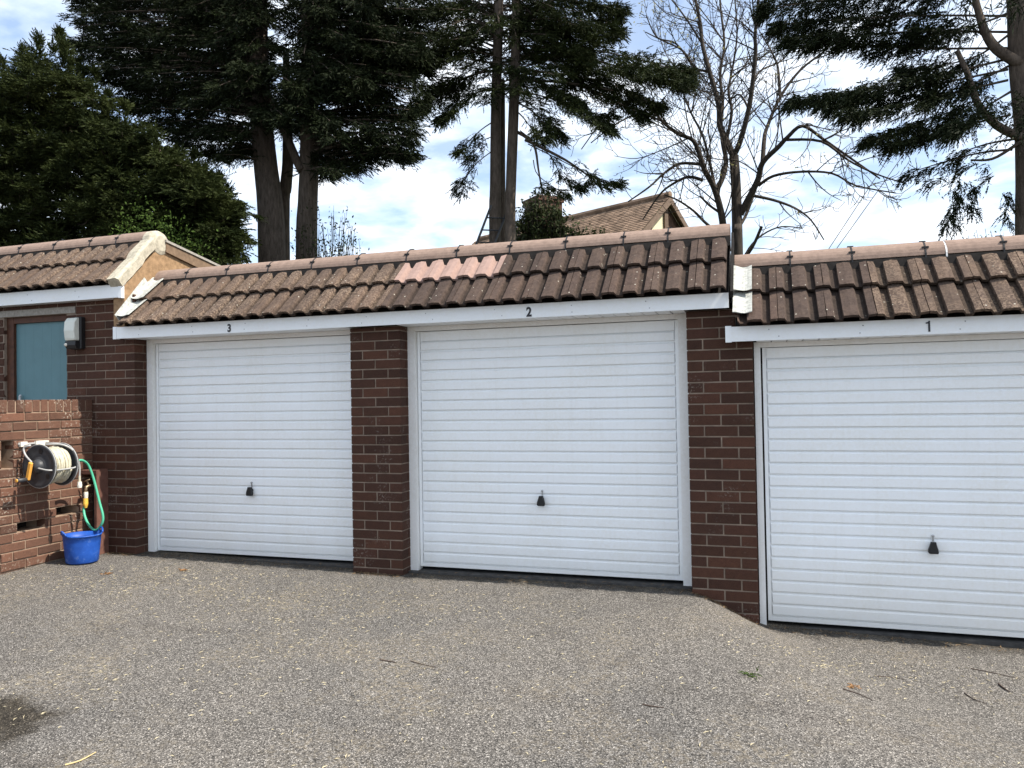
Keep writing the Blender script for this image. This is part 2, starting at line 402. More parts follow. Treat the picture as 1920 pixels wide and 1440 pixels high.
# ------------------------------------------------------------------ roofs
TP = [(-.1480, .037), (-.110, .034), (-.093, .006), (-.052, .001), (-.047, .031), (0, .037), (.040, .034), (.057, .006), (.098, .001), (.103, .031), (.1480, .037)]
TP = [(x*.973, h) for x, h in TP]; PITCH_T = .2925
ALPHA = R(45)
def tile_profile_mesh(name, mat, L=.40, th=.020, x0=-.15, x1=.15, lift=0.0, worn=0.0, prof=None):
    P = [(x, h) for x, h in (prof or TP) if x0 <= x <= x1]
    mb = MB(); n = len(P)
    for s, dn in ((0, .040), (.05, .0350), (L, .0)):
        for x, h in P: mb.v.append((x+rnd.uniform(-worn, worn), s+(rnd.uniform(-worn, worn) if s == 0 else 0), h+dn+lift))
    for s, dn in ((0, .040), (L, 0.)):
        for x, h in P: mb.v.append((x, s, h+dn+lift-th))
    f = mb.f
    for i in range(n-1):
        f.append((i, i+1, n+i+1, n+i)); f.append((n+i, n+i+1, 2*n+i+1, 2*n+i))
        f.append((3*n+i, 4*n+i, 4*n+i+1, 3*n+i+1))
        f.append((3*n+i, 3*n+i+1, i+1, i))
    f.append((0, n, 2*n, 4*n, 3*n)); f.append((n-1, 4*n-1, 5*n-1, 3*n-1, 2*n-1))
    me = mb.mesh(name, mat); return me
def ridge_mesh(L, mat):
    mb = MB(); seg = 14; a0, a1 = R(3), R(177)
    for x in (0, L-.010):
        for r_ in (.112, .097):
            for k in range(seg+1):
                a = a0+(a1-a0)*k/seg
                mb.v.append((x, -r_*math.cos(a), r_*math.sin(a)))
    n = seg+1
    for k in range(seg):
        mb.f += [(k, k+1, 2*n+k+1, 2*n+k), (n+k, 3*n+k, 3*n+k+1, n+k+1), (k, n+k, n+k+1, k+1), (2*n+k, 2*n+k+1, 3*n+k+1, 3*n+k)]
    mb.f += [(0, 2*n, 3*n, n), (n-1, 2*n-1, 4*n-1, 3*n-1)]
    return mb.mesh('ridge_tile', mat, False)
def clip_mesh():
    mb = MB(); seg = 12
    for x in (-.006, .006):
        for r_ in (.1155, .108):
            for k in range(seg+1):
                a = R(-6)+R(192)*k/seg; mb.v.append((x*.8, -r_*math.cos(a), r_*math.sin(a)))
    n = seg+1
    for k in range(seg):
        mb.f += [(k, k+1, 2*n+k+1, 2*n+k), (k, n+k, n+k+1, k+1), (2*n+k, 2*n+k+1, 3*n+k+1, 3*n+k)]
    for a in (90, 32, 148):
        c, s = -math.cos(R(a))*.115, math.sin(R(a))*.115
        mb.box(-.020, .020, c-.007, c+.007, s-.006, s+.0055)
    return mb.mesh('ridge_clip', M_BLACK)
CLIP = clip_mesh()
EX = .325
def roof(root, x0, x1, ey, ez, tile_xs, matf, joints, ridge_dz=0, body_x0=None, body_x1=None, skip_clip=(), worn=.0015, back=4.6):
    """45 degree front slope of two tile courses, half-round ridge, shallow felt slope behind"""
    ry, rz = ey+.50, ez+.445+ridge_dz
    bx0 = body_x0 if body_x0 is not None else x0+.02; bx1 = body_x1 if body_x1 is not None else x1-.02
    deck = MB().prism_x([(ey+.075, ez-.05), (ey+.075, ez+.012), (ry, rz-.02), (ry+.85, rz-.17), (ry+back, rz-.45), (ry+back, ez-.05)], bx0, bx1).build('roof', M_DARK, root)
    for row in range(2):
        for i, tx in enumerate(tile_xs):
            lo, hi = max(-.15, x0-tx), min(.15, x1-tx)
            if hi-lo < .05: continue
            mat = matf(row, tx)
            key = ('tile', mat.name, round(lo, 3), round(hi, 3), i % 3)
            if key not in _bc: _bc[key] = tile_profile_mesh('roof_tile', mat, x0=lo, x1=hi, worn=worn)
            s = row*EX
            o = inst('roof_tile', _bc[key], deck, (tx, ey+s*math.cos(ALPHA), ez+s*math.sin(ALPHA)), (ALPHA+rnd.uniform(-.008, .008), rnd.uniform(-.006, .006), rnd.uniform(-.005, .005)))
    # black dry-ridge strip under the ridge tiles
    MB().prism_x([(ry-.128, rz-.050), (ry-.112, rz+.020), (ry+.10, rz+.012), (ry+.12, rz-.05), (ry, rz-.06)], x0+.01, x1-.01).build('ridge_seal', M_DARK, deck)
    for a, b_ in zip(joints[:-1], joints[1:]):
        k = ('ridge', round(b_-a, 3))
        if k not in _bc: _bc[k] = ridge_mesh(b_-a, M_RIDGE)
        inst('ridge_tile', _bc[k], deck, (a+.004, ry, rz+.020+rnd.uniform(-.002, .002)), (0, rnd.uniform(-.004, .004), rnd.uniform(-.004, .004)))
    for j in joints[1:-1]:
        if j in skip_clip: continue
        inst('ridge_clip', CLIP, deck, (j, ry, rz+.020))
    return deck, ry, rz
def fascia(root, x0, x1, yf, z0, z1, soff_back):
    o = MB().box(x0, x1, yf, yf+.018, z0, z1).build('fascia_board', M_UPVC, root)
    mb = MB()
    for xx in np.arange(x0+.3, x1, .55):
        for dz in (.25, .72): mb.lathe([(.0, -.003), (.004, -.002), (.005, .0)], (xx+rnd.uniform(-.04, .04), yf, z0+(z1-z0)*dz), 'y', 6)
    mb.build('fixing', M_STEEL, o)
    return o
def soffit(root, x0, x1, ya, yb, z):
    mb = MB(); x = x0
    while x < x1-.01:
        e = min(x+.098, x1)
        mb.box(x+.003, e-.003, ya, yb, z, z+.012); x += .1
    mb.box(x0, x1, ya, yb, z+.0125, z+.02)
    return mb.build('soffit', M_UPVC, root)
def numeral(ch, parent, loc, h):
    c = bpy.data.curves.new('numeral', 'FONT'); c.body = ch; c.size = h/.70; c.extrude = .0015; c.offset = h*.050
    o = bpy.data.objects.new('tmp', c); COL.objects.link(o)
    me = bpy.data.meshes.new_from_object(o.evaluated_get(bpy.context.evaluated_depsgraph_get()))
    bpy.data.objects.remove(o); me.name = 'house_number'; me.materials.clear(); me.materials.append(M_NUM)
    xs = [v.co.x for v in me.vertices]; ys = [v.co.y for v in me.vertices]
    cx, cy = (min(xs)+max(xs))/2, (min(ys)+max(ys))/2
    for v in me.vertices: v.co.x = (v.co.x-cx)*.86; v.co.y -= cy
    q = inst('house_number', me, parent, loc, (R(90), 0, 0)); return q

# ------------------------------------------------------------------ up-and-over garage doors
SL = .0803
def door(root, x0, x1, z0, z1, yf, hx, hz):
    """white ribbed steel door: backing sheet with a raised rim, one mesh per horizontal rib, handle and keeper plate"""
    d = MB().box(x0, x1, yf+.0142, yf+.03, z0, z1)
    d.box(x0, x0+.022, yf, yf+.0142, z0, z1); d.box(x1-.022, x1, yf, yf+.0142, z0, z1)
    d.box(x0+.022, x1-.022, yf, yf+.0142, z0, z0+.03)
    d = d.build('garage_door', M_DOOR, root)
    n = int((z1-z0-.034)/SL)
    prof = [(.0, .0100), (0, .0650), (.0120, .0780), (.0138, .0780), (.0138, .0085), (.004, .0085)]
    w = x1-x0-.052
    mb = MB(); N_ = len(prof)
    # end bevels: the raised face stops 5 mm short of the sheet on both sides
    for sgn in (0, 1):
        for (py, pz) in prof:
            ins = .006*(1-py/.0138)
            mb.v.append(((ins if sgn == 0 else w-ins), py, pz))
    mb.f += [(i, N_+i, N_+(i+1) % N_, (i+1) % N_) for i in range(N_)]+[tuple(range(N_)), tuple(reversed(range(N_, 2*N_)))]
    me = mb.mesh('door_rib', M_DOOR)
    for i in range(n):
        inst('door_rib', me, d, (x0+.026, yf+rnd.uniform(-.0008, .0008), z0+.033+i*SL), (rnd.uniform(-.006, .006), 0, 0))
    top = z0+.033+n*SL
    if z1-top > .012: d2 = MB().box(x0+.026, x1-.026, yf+.002, yf+.012, top, z1-.003).build('top_rail', M_DOOR, d)
    # lever handle: black pear-shaped grip on a round rose, steel keeper above it
    hb = MB(); pts = []
    out = [(-.012, .026), (.011, .026), (.013, .010), (.019, -.012), (.022, -.030), (.018, -.040), (-.020, -.040), (-.026, -.032), (-.024, -.014), (-.018, .004)]
    b0 = 0
    for yy, sc in ((0, .86), (-.008, 1.0), (-.028, 1.0), (-.034, .82)):
        hb.v += [(x*sc*1.28, yy-.012, z*sc*1.12) for x, z in out]
    n_ = len(out)
    for r_ in range(3):
        hb.f += [(r_*n_+i, (r_+1)*n_+i, (r_+1)*n_+(i+1) % n_, r_*n_+(i+1) % n_) for i in range(n_)]
    hb.f += [tuple(range(n_)), tuple(reversed(range(3*n_, 4*n_)))]
    hb.lathe([(0, -.012), (.016, -.012), (.016, 0)], (0, 0, 0), 'y', 14)
    hb.build('handle', M_BLACK, d, (hx, yf, hz-.008))
    kb = MB().box(-.0045, .0045, -.008, 0, 0, .034); kb.lathe([(0, -.013), (.008, -.011), (.008, 0)], (0, 0, .036), 'y', 10)
    kb.build('handle_pivot', M_STEEL, d, (hx+.002, yf, hz+.022))
    return d
def door_frame(root, x0, x1, z0, z1, yf, w=.068):
    mb = MB().box(x0, x0+w, yf, yf+.085, z0-.02, z1); mb.box(x1-w, x1, yf, yf+.085, z0-.02, z1); mb.box(x0+w, x1-w, yf+.002, yf+.085, z1-.035, z1)
    return mb.build('door_frame', M_FRAME, root)

# ---- the two-garage block (numbers 3 and 2)
EY = -.15
g = empty('garage_building', (-2.9, 0, 0)); OFF = Vector((-2.9, 0, 0))
tag(g, 'brown brick double garage block with white doors numbered 3 and 2', 'garage')
def under(root):  # children are given in world coordinates: cancel the root's own offset
    bpy.context.view_layer.update()
    inv = root.matrix_world.inverted()
    for c in root.children: c.matrix_parent_inverse = inv
pillar(g, -3.128, 1.921, -.05, 1.957)
pillar(g, -.481, 1.908, -.35, 1.957)
fascia(g, -5.43, -.19, -.10, 1.956, 2.058, .14)
MB().box(-5.435, -5.398, -.1035, -.06, 1.953, 2.062).build('fascia_end', M_UPVC, g)
soffit(g, -5.36, -3.13, -.082, .20, 1.957); soffit(g, -2.685, -.482, -.082, .20, 1.957)
door_frame(g, -5.295, -3.13, .03, 1.956, .14); door_frame(g, -2.69, -.484, .02, 1.956, .14)
door(g, -5.222, -3.195, .052, 1.918, .175, -4.207, .622)
door(g, -2.618, -.555, .042, 1.918, .175, -1.596, .606)
MB().box(-5.30, -3.125, .10, .5, -.1, .026).build('threshold', M_THR, g); MB().box(-2.69, -.48, .10, .5, -.1, .014).build('threshold', M_THR, g)
sh = MB().box(-5.28, -5.2, .23, 4.9, -.1, 2.0); sh.box(-.46, -.30, .23, 4.9, -.4, 2.0); sh.box(-5.2, -.46, 4.8, 4.9, -.1, 2.0); sh.box(-2.95, -2.85, .23, 4.8, -.1, 2.0)
sh.build('side_wall', M_BRICK, g)
num3 = numeral('3', g, (-4.207, -.1018, 1.998), .062); num2 = numeral('2', g, (-1.593, -.1018, 2.000), .066)
NEWT = (-2.70, -1.90)
def mat23(row, tx):
    if row == 1 and NEWT[0] < tx < NEWT[1]: return M_TILEN
    return M_TILEL if tx < -2.75 else M_TILE
J23 = [-5.30, -4.94, -4.50, -4.066, -3.628, -3.189, -2.736, -2.292, -1.844, -1.394, -.949, -.621, -.178]
txs = [-.404+PITCH_T/2-PITCH_T*i for i in range(19)]
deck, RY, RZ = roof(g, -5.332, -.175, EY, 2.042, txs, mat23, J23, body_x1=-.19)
MB().prism_x([(-.13, 2.02), (-.16, 2.06), (.33, 2.55), (.36, 2.49)], -.176, -.158).build('verge_strip', M_DARK, deck)
def flashing(parent, x0, x1, ez, up_x=None, up_side=-1):
    prof = [(x, h) for x, h in TP]
    P = []
    for k in range(9):
        x = x0+(x1-x0)*k/8; u = ((x-x0)/.15)*2*math.pi; P.append((x, .034+.007*math.cos(u)))
    for row in range(2):
        me = tile_profile_mesh('lead_flashing', M_LEAD, L=(.275 if row == 0 else .36), th=.005, x0=-99, x1=99, lift=.018+.006*row, worn=.002, prof=P)
        s = .06 if row == 0 else EX-.03
        inst('lead_flashing', me, parent, (0, EY+s*.7071, ez+s*.7071), (ALPHA, 0, 0))
flashing(deck, -5.340, -5.19, 2.042)
MB().prism_x([(-.13, 2.10), (-.19, 2.155), (.15, 2.53), (.21, 2.47)], -5.329, -5.321).build('flashing_upstand', M_LEAD, deck)
MB().lathe([(0, 0), (.07, .01), (.10, .03), (.11, .06)], (-5.34, RY, RZ+.02), 'x', 16).build('ridge_mortar', M_CEMENT, deck)
under(g)

# ---- garage 1, lower, to the right
g1 = empty('garage_building', (1.0, 0, -.2))
tag(g1, 'brown brick garage with white door numbered 1 and a lower roof, at the right', 'garage')
pillar(g1, 2.125, 1.68, -.4, 1.727)
fascia(g1, -.21, 2.75, -.10, 1.726, 1.826, .14)
MB().box(-.216, -.176, -.1035, -.06, 1.722, 1.832).build('fascia_end', M_UPVC, g1)
soffit(g1, -.02, 2.12, -.082, .20, 1.727)
fr1 = MB().box(-.036, .006, .055, .20, -.215, 1.726); fr1.box(.006, 2.07, .10, .2, 1.692, 1.726); fr1.box(2.07, 2.12, .10, .2, -.23, 1.726); fr1.build('door_frame', M_FRAME, g1)
door(g1, .018, 2.062, -.182, 1.690, .115, 1.038, .378)
MB().box(-.04, 2.12, .08, .5, -.5, -.21).build('threshold', M_THR, g1)
sh = MB().box(-.29, -.06, .25, 4.9, -.4, 1.75); sh.box(2.14, 2.5, .25, 4.9, -.4, 1.75); sh.box(-.06, 2.14, 4.8, 4.9, -.4, 1.75); sh.build('side_wall', M_BRICK, g1)
one = MB(); o1 = [(-.0125, .0165), (-.0125, .0235), (-.002, .026), (.004, .034), (.0115, .034), (.0115, -.034), (.001, -.034), (.001, .0165)]
one.v = [(x, y, z) for y in (0, .004) for x, z in o1]; one.f = [tuple(range(8)), tuple(reversed(range(8, 16)))]+[(i, 8+i, 8+(i+1) % 8, (i+1) % 8) for i in range(8)]
one.build('house_number', M_NUM, g1, (1.005, -.1038, 1.776))
J1 = [-.16, .219, .618, 1.068, 1.19, 1.522, 1.97, 2.42, 2.75]
t1 = [-.3185+PITCH_T*i for i in range(12)]
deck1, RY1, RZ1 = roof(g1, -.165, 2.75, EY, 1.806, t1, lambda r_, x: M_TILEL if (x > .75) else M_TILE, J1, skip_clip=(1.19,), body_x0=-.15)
flashing(deck1, -.165, -.04, 1.806)
MB().lathe([(.1155, -.006), (.1165, .004)], (1.192, RY1, RZ1+.012), 'x', 28).build('ridge_mortar', M_FRAME, deck1)
under(g1)

# ---- outbuilding at the left, with teal door
ob = empty('outbuilding', (-6.5, 0, 0))
tag(ob, 'brown brick outbuilding with a teal door and higher tiled roof, at the left', 'outbuilding')
DX0, DX1, DZ1 = -6.86, -6.085, 2.222
wall = MB().box(-7.6, DX0, .006, .22, 0, 2.36); wall.box(DX1, -5.306, .006, .22, -.1, 2.36); wall.box(DX0, DX1, .006, .22, DZ1, 2.36)
wall.box(-7.6, -5.45, .22, 4.2, 2.25, 2.36)
wall = wall.build('brick_wall', M_MORTAR, ob)
zt = 1.835+.075*7; k = 0
holes = [(DX0, DX1, -1, DZ1), (-7.2, -5.972, 2.222, 2.286)]
while zt > .0:
    top, bot = min(zt-.005, 2.352), max(zt-.07, -.05); zc, h = (top+bot)/2, top-bot
    if h > .012:
        x = -5.300
        first = .1025 if k % 2 else .215
        while x > -7.6:
            w = first if x == -5.300 else .215
            a, b_ = x-w, x
            ok = not (zt < 1.30 and b_ < -5.80)
            for hx0, hx1, hz0, hz1 in holes:
                if hz0 < zc < hz1 and a < hx1 and b_ > hx0:
                    if b_-hx1 > .03: a = hx1
                    elif hx0-a > .03: b_ = hx0
                    else: ok = False
            if ok and b_-a > .02:
                dep = .215 if (k % 2 and x == -5.300) else .1025
                put_brick(wall, b_-a, dep, h, M_BRICK, ((a+b_)/2, 0, zc))
                if x == -5.300 and not k % 2: put_brick(wall, .1025, .10, h, M_BRICK, (-5.3512, .1125, zc), proud=0)
            x -= w+.010
    zt -= CZ; k += 1
MB().box(-7.2, -5.975, -.004, .12, 2.226, 2.284).build('lintel', M_CONC, ob)
df = MB().box(DX0, DX0+.085, .035, .10, 0, 2.22); df.box(DX1-.03, DX1, .035, .10, 0, 2.22); df.box(DX0+.085, DX1-.03, .037, .10, 2.165, 2.22); df.build('door_frame', M_WOOD, ob)
dd = MB()
for i in range(6):
    w = (DX1-.03-DX0-.085)/6; x = DX0+.085+i*w
    dd.box(x+.0006, x+w-.0006, .0635, .08, 0, 2.163)
dd.box(DX0+.085, DX1-.03, .064, .09, 0, 2.163)
dd = dd.build('teal_door', M_TEAL, ob)
hd = MB().tube([(-6.70, .045, 1.33), (-6.70, .035, 1.34), (-6.70, .035, 1.47), (-6.70, .045, 1.478)], .013, 8); hd.box(-6.722, -6.678, .052, .06, 1.28, 1.42)
hd.build('handle', M_STEEL, dd)
fo = fascia(ob, -7.8, -5.372, -.10, 2.322, 2.438, .14)
MB().box(-5.3718, -5.338, -.104, -.01, 2.316, 2.452).build('fascia_end', M_UPVC, ob)
soffit(ob, -7.8, -5.37, -.082, .0, 2.323)
def mat0(row, tx): return M_TILEL
J0 = [-7.8, -7.42, -6.97, -6.52, -6.07, -5.75, -5.42]
t0 = [-5.50-PITCH_T*i for i in range(9)]
deck0, RY0, RZ0 = roof(ob, -7.8, -5.42, EY+.01, 2.425, t0, mat0, J0, body_x0=-7.8, body_x1=-5.46, worn=.003, back=3.8)
MB().prism_x([(-.07, 2.0), (-.07, 2.43), (RY0-.01, RZ0-.03), (RY0+.80, RZ0-.19), (RY0+3.8, RZ0-.47), (RY0+3.8, 2.0)], -5.458, -5.336).build('gable', M_RENDER, ob)
# cement verge down the slope, rounded at the ridge
vg = MB(); P0 = np.array((EY+.015, 2.45)); P1 = np.array((RY0-.05, RZ0+.02))
for i in range(9):
    t = i/8; q = P0+(P1-P0)*t; wv = .004*math.sin(5*t*6); 
    step = .016 if t > .5 else 0
    for dx, dn in ((-5.455, .035), (-5.345, .047), (-5.318, .030), (-5.322, -.048), (-5.455, -.045)):
        vg.v.append((dx+wv, q[0]-(dn+step)*.7071, q[1]+(dn+step)*.7071))
for i in range(8):
    for k in range(5): vg.f.append((i*5+k, i*5+(k+1) % 5, i*5+5+(k+1) % 5, i*5+5+k))
vg.f += [tuple(range(5)), tuple(reversed(range(40, 45)))]
vg.build('verge', M_CEMENT, ob)
MB().lathe([(0, .115), (.07, .113), (.105, .10), (.122, .07), (.122, 0)], (-5.432, RY0, RZ0+.012), 'x', 24).build('ridge_end', M_CEMENT, ob, smooth=False)
bb = MB(); bb.prism_x([(RY0+.05, RZ0+.03), (RY0+.05, RZ0-.06), (RY0+.85, RZ0-.21), (RY0+3.6, RZ0-.47), (RY0+3.6, RZ0-.36), (RY0+.85, RZ0-.10)], -5.334, -5.312); bb.build('barge_board', M_TANB, ob)
bb = MB(); bb.prism_x([(RY0+.04, RZ0+.055), (RY0+.04, RZ0+.032), (RY0+.85, RZ0-.098), (RY0+3.6, RZ0-.358), (RY0+3.6, RZ0-.335), (RY0+.85, RZ0-.075)], -5.46, -5.300); bb.build('roof_trim', M_CONC, ob)
under(ob)

# ------------------------------------------------------------------ garden wall at the left, running towards the camera
WX = -5.78
gw = empty('garden_wall', (WX, -1.2, .06))
tag(gw, 'low weathered red brick wall with missing bricks and soldier-course top', 'wall')
WY0 = -2.45
wholes = [(-.880, -.777, .872, 1.097), (-.385, -.150, .422, .497), (-.748, -.489, .347, .422), (-1.01, -.885, .122, .197), (-1.9, -1.67, .572, .647)]
core = MB(); zt = 1.322
rows = []
k = 0
while zt > -.06:
    z0, z1 = zt-CZ, zt
    segs = [(WY0, .0)]
    for a, b_, h0, h1 in wholes:
        if h0-.01 < (z0+z1)/2 < h1+.01:
            segs = [q for s_ in segs for q in ((s_[0], min(s_[1], a)), (max(s_[0], b_), s_[1])) if q[1]-q[0] > .005]
    for a, b_ in segs: core.box(WX-.214, WX-.006, a, b_, z0, z1)
    y = -.002 if k % 2 == 0 else -.115
    cuts = []
    if k % 2: cuts.append((-.105, -.002))
    while y > WY0+.05:
        cuts.append((y-.215, y)); y -= .225
    for a, b_ in cuts:
        for sa, sb in segs:
            c, d_ = max(a, sa+.0), min(b_, sb)
            if d_-c > .03: rows.append((c, d_, zt-.0375))
    zt -= CZ; k += 1
core.box(WX-.205, WX-.006, WY0, 0, 1.322, 1.415)
core = core.build('mortar', M_MORTARW, gw)
MB().box(WX-.30, WX-.2145, WY0, 0, 0, 1.40).build('hole_backing', M_DARK, gw)  # added dark slab behind the wall, keeps the missing-brick holes black
for c, d_, zc in rows:
    hh = BH-rnd.uniform(0, .004)
    o = put_brick(gw, d_-c, .1, hh, M_BRICKW, (WX+.003, (c+d_)/2, zc), R(90), .004)
    o.rotation_euler[1] += rnd.uniform(-.008, .008)
y = -.003
while y > WY0+.05:
    w = .065+rnd.uniform(-.003, .003)
    put_brick(gw, w, .215, .1025+rnd.uniform(-.004, .002), M_BRICKW, (WX+.002, y-w/2, 1.3755), R(90), .004)
    y -= w+.010
under(gw)

# ---- boxed-in tap beside the wall
M_BOX = simple('red_brown_masonry_paint', (.135, .066, .050), .9, .15, var=.25, nscale=20, bumps=.5)
tb = empty('tap_housing', (-5.69, -.06, .06))
tag(tb, 'dark red painted masonry box around the tap, between the wall and garage', 'tap housing')
MB().chamfer(.034, .125, .76, .004).build('side_panel', M_BOX, tb, (-5.617, -.130, .40))
MB().chamfer(.175, .125, .042, .005).build('top_slab', M_BOX, tb, (-5.689, -.132, .778))
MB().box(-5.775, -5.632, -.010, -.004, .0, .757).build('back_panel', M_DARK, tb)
under(tb)
M_BRASS = simple('tarnished_brass', (.30, .22, .14), .45, .5, metal=.7, var=.3, nscale=60)
M_YEL = simple('yellow_plastic', (.75, .44, .07), .45, .4, var=.08)
M_WPL = simple('off_white_plastic', (.66, .63, .55), .5, .4, var=.12, nscale=50)
tp = empty('garden_tap', (-5.70, -.1, .69))
tag(tp, 'brass garden tap with white and yellow hose connector inside the tap housing', 'tap')
TC = at(161, 918, -.17); tx, ty, tz = TC
b_ = MB().tube([(tx, -.02, tz+.03), (tx, ty+.03, tz+.03), (tx, ty+.005, tz+.022), (tx, ty, tz), (tx, ty, tz-.02)], [.011, .012, .014, .013, .013], 10)
b_.build('tap_body', M_BRASS, tp, smooth=True)
b_ = MB().tube([(tx, ty+.03, tz+.03), (tx-.008, ty+.02, tz+.075)], [.008, .007], 8); b_.tube([(tx-.045, ty+.01, tz+.062), (tx-.008, ty+.02, tz+.078), (tx+.022, ty+.02, tz+.088)], [.005, .007, .005], 8)
b_.build('tap_lever', M_BRASS, tp, smooth=True)
MB().lathe([(.0, 0), (.017, 0), (.019, -.02), (.016, -.055), (0, -.055)], (tx, ty, tz-.02), 'z', 12).build('tap_connector', M_WPL, tp)
MB().lathe([(0, 0), (.020, 0), (.021, -.05), (.018, -.065), (.012, -.085), (0, -.085)], (tx-.004, ty, tz-.076), 'z', 12).build('hose_connector', M_YEL, tp)
under(tp)
# ---- green hose from the reel, looping down to the bucket and up to the tap
def smooth_pts(P, n=6):
    P = [np.asarray(p, float) for p in P]; out = []
    for i in range(len(P)-1):
        p0, p1, p2, p3 = P[max(i-1, 0)], P[i], P[i+1], P[min(i+2, len(P)-1)]
        for j in range(n):
            t = j/n; out.append(.5*((2*p1)+(-p0+p2)*t+(2*p0-5*p1+4*p2-p3)*t*t+(-p0+3*p1-3*p2+p3)*t**3))
    out.append(P[-1]); return out
M_GREEN = simple('green_hose', (.075, .40, .25), .45, .4, var=.1)
hp = [at(147, 863, -.42), at(156, 864, -.36), at(166, 873, -.30), at(176, 900, -.26), at(186, 940, -.24), at(193, 968, -.235), at(190, 984, -.235), at(179, 994, -.23), at(167, 985, -.215), at(159, 968, -.19), at(157, 952, -.172), (tx-.004, ty, tz-.158)]
tag(MB().tube(smooth_pts(hp, 7), .0105, 10).build('garden_hose', M_GREEN, smooth=True), 'green hose looping from the hose reel down to the tap', 'hose')

# ---- blue rubber tub
M_BLUE, n_, b__ = new_mat('blue_rubber', .5, .35)
fb = noise(n_, 18, 5, .65, 'World')
n_.links.new(rampo(n_, fb, [(.35, (.010, .060, .30)), (.58, (.014, .080, .38)), (.72, (.10, .18, .44))]), b__.inputs['Base Color'])
BC = Vector((-5.505, -.375, gz(-5.5, -.37)+.006))
bk = MB(); seg = 40
def tub_ring(r_, z, flare=0, top=False):
    for k in range(seg):
        a = 2*math.pi*k/seg; zz = z
        if top: zz += .020*max(0, math.cos(2*(a-R(62))))**3
        bk.v.append((r_*.86*math.cos(a), r_*.80*math.sin(a), zz))
prof_o = [(.0, .004), (.142, .0), (.150, .010), (.160, .09), (.170, .17), (.177, .222)]
for i, (r_, z) in enumerate(prof_o): tub_ring(r_, z, top=i == 5)
for i, (r_, z) in enumerate([(.185, .226), (.185, .234), (.175, .237), (.165, .17), (.146, .03), (.0, .02)]): tub_ring(r_, z, top=i < 3)
for i in range(11):
    for k in range(seg): bk.f.append((i*seg+k, i*seg+(k+1) % seg, (i+1)*seg+(k+1) % seg, (i+1)*seg+k))
root = empty('rubber_tub', BC); tag(root, 'blue flexible rubber tub standing on the tarmac by the tap', 'tub')
bk.build('tub_body', M_BLUE, root, smooth=True)
for a0 in (62, 242):
    pts = []
    for k in range(9):
        a = R(a0-26+52*k/8); lift = .030*math.sin(math.pi*k/8)
        pts.append((.187*.85*math.cos(a), .187*.80*math.sin(a), .242+lift))
    MB().tube(pts, .0075, 8).build('tub_handle', M_BLUE, root, smooth=True)

# ---- hose reel on the wall
rl = empty('hose_reel', (-5.55, -.6, .88))
tag(rl, 'wall-mounted hose reel with black drum, orange crank and coiled cream hose', 'hose reel')
M_GREYP = simple('dark_grey_plastic', (.035, .037, .042), .5, .4, var=.2)
M_TUBE = simple('grey_coated_tube', (.33, .33, .325), .4, .5, var=.1)
M_HOSE = simple('cream_hose', (.46, .43, .33), .6, .3, var=.25, nscale=30)
M_ORNG = simple('orange_plastic', (.70, .34, .06), .5, .4, var=.08)
AX, AZ, YF, YB = -5.575, .885, -.715, -.505
for yy in (YF, YB):
    d_ = MB().lathe([(.035, -.012), (.07, -.012), (.08, -.004), (.152, -.006), (.168, -.012), (.176, -.004), (.174, .010), (.152, .006), (.07, .006), (.035, .006)], (AX, yy, AZ), 'y', 40)
    dsk = d_.build('reel_disc', M_GREYP, rl, smooth=True)
    hm = MB()
    for a in (80, 200, 320):
        hm.lathe([(0, -.0092), (.022, -.0092), (.022, -.004)], (AX+.125*math.cos(R(a)), yy, AZ+.125*math.sin(R(a))), 'y', 10)
    hm.build('disc_hole', M_BLACK, dsk)
for yy in (YF, YB): MB().tube([(AX+.176*math.cos(2*math.pi*k/32), yy-.002, AZ+.176*math.sin(2*math.pi*k/32)) for k in range(33)], .004, 6, cap=False).build('rim', M_TUBE, rl, smooth=True)
MB().lathe([(.065, YF), (.065, YB)], (AX, 0, AZ), 'y', 24).build('drum', M_GREYP, rl, smooth=True)
MB().lathe([(0, -.055), (.045, -.05), (.058, -.02), (.060, 0)], (AX, YF, AZ), 'y', 24).build('hub', M_GREYP, rl, smooth=True)
hc = []
for i in range(9*22):
    a = 2*math.pi*i/22; t = i/(9*22); hc.append((AX+(.138+.010*math.sin(7*t*6))*math.cos(a), YF+.025+(YB-YF-.05)*t, AZ+(.138+.008*math.sin(11*t*6))*math.sin(a)))
MB().tube(hc, .0105, 7).build('coiled_hose', M_HOSE, rl, smooth=True)
hc = []
for i in range(7*22):
    a = 2*math.pi*i/22+.9; t = i/(7*22); hc.append((AX+.112*math.cos(a), YB-.03-(YB-YF-.06)*t, AZ+.112*math.sin(a)))
MB().tube(hc, .0105, 6).build('coiled_hose', M_HOSE, rl, smooth=True)
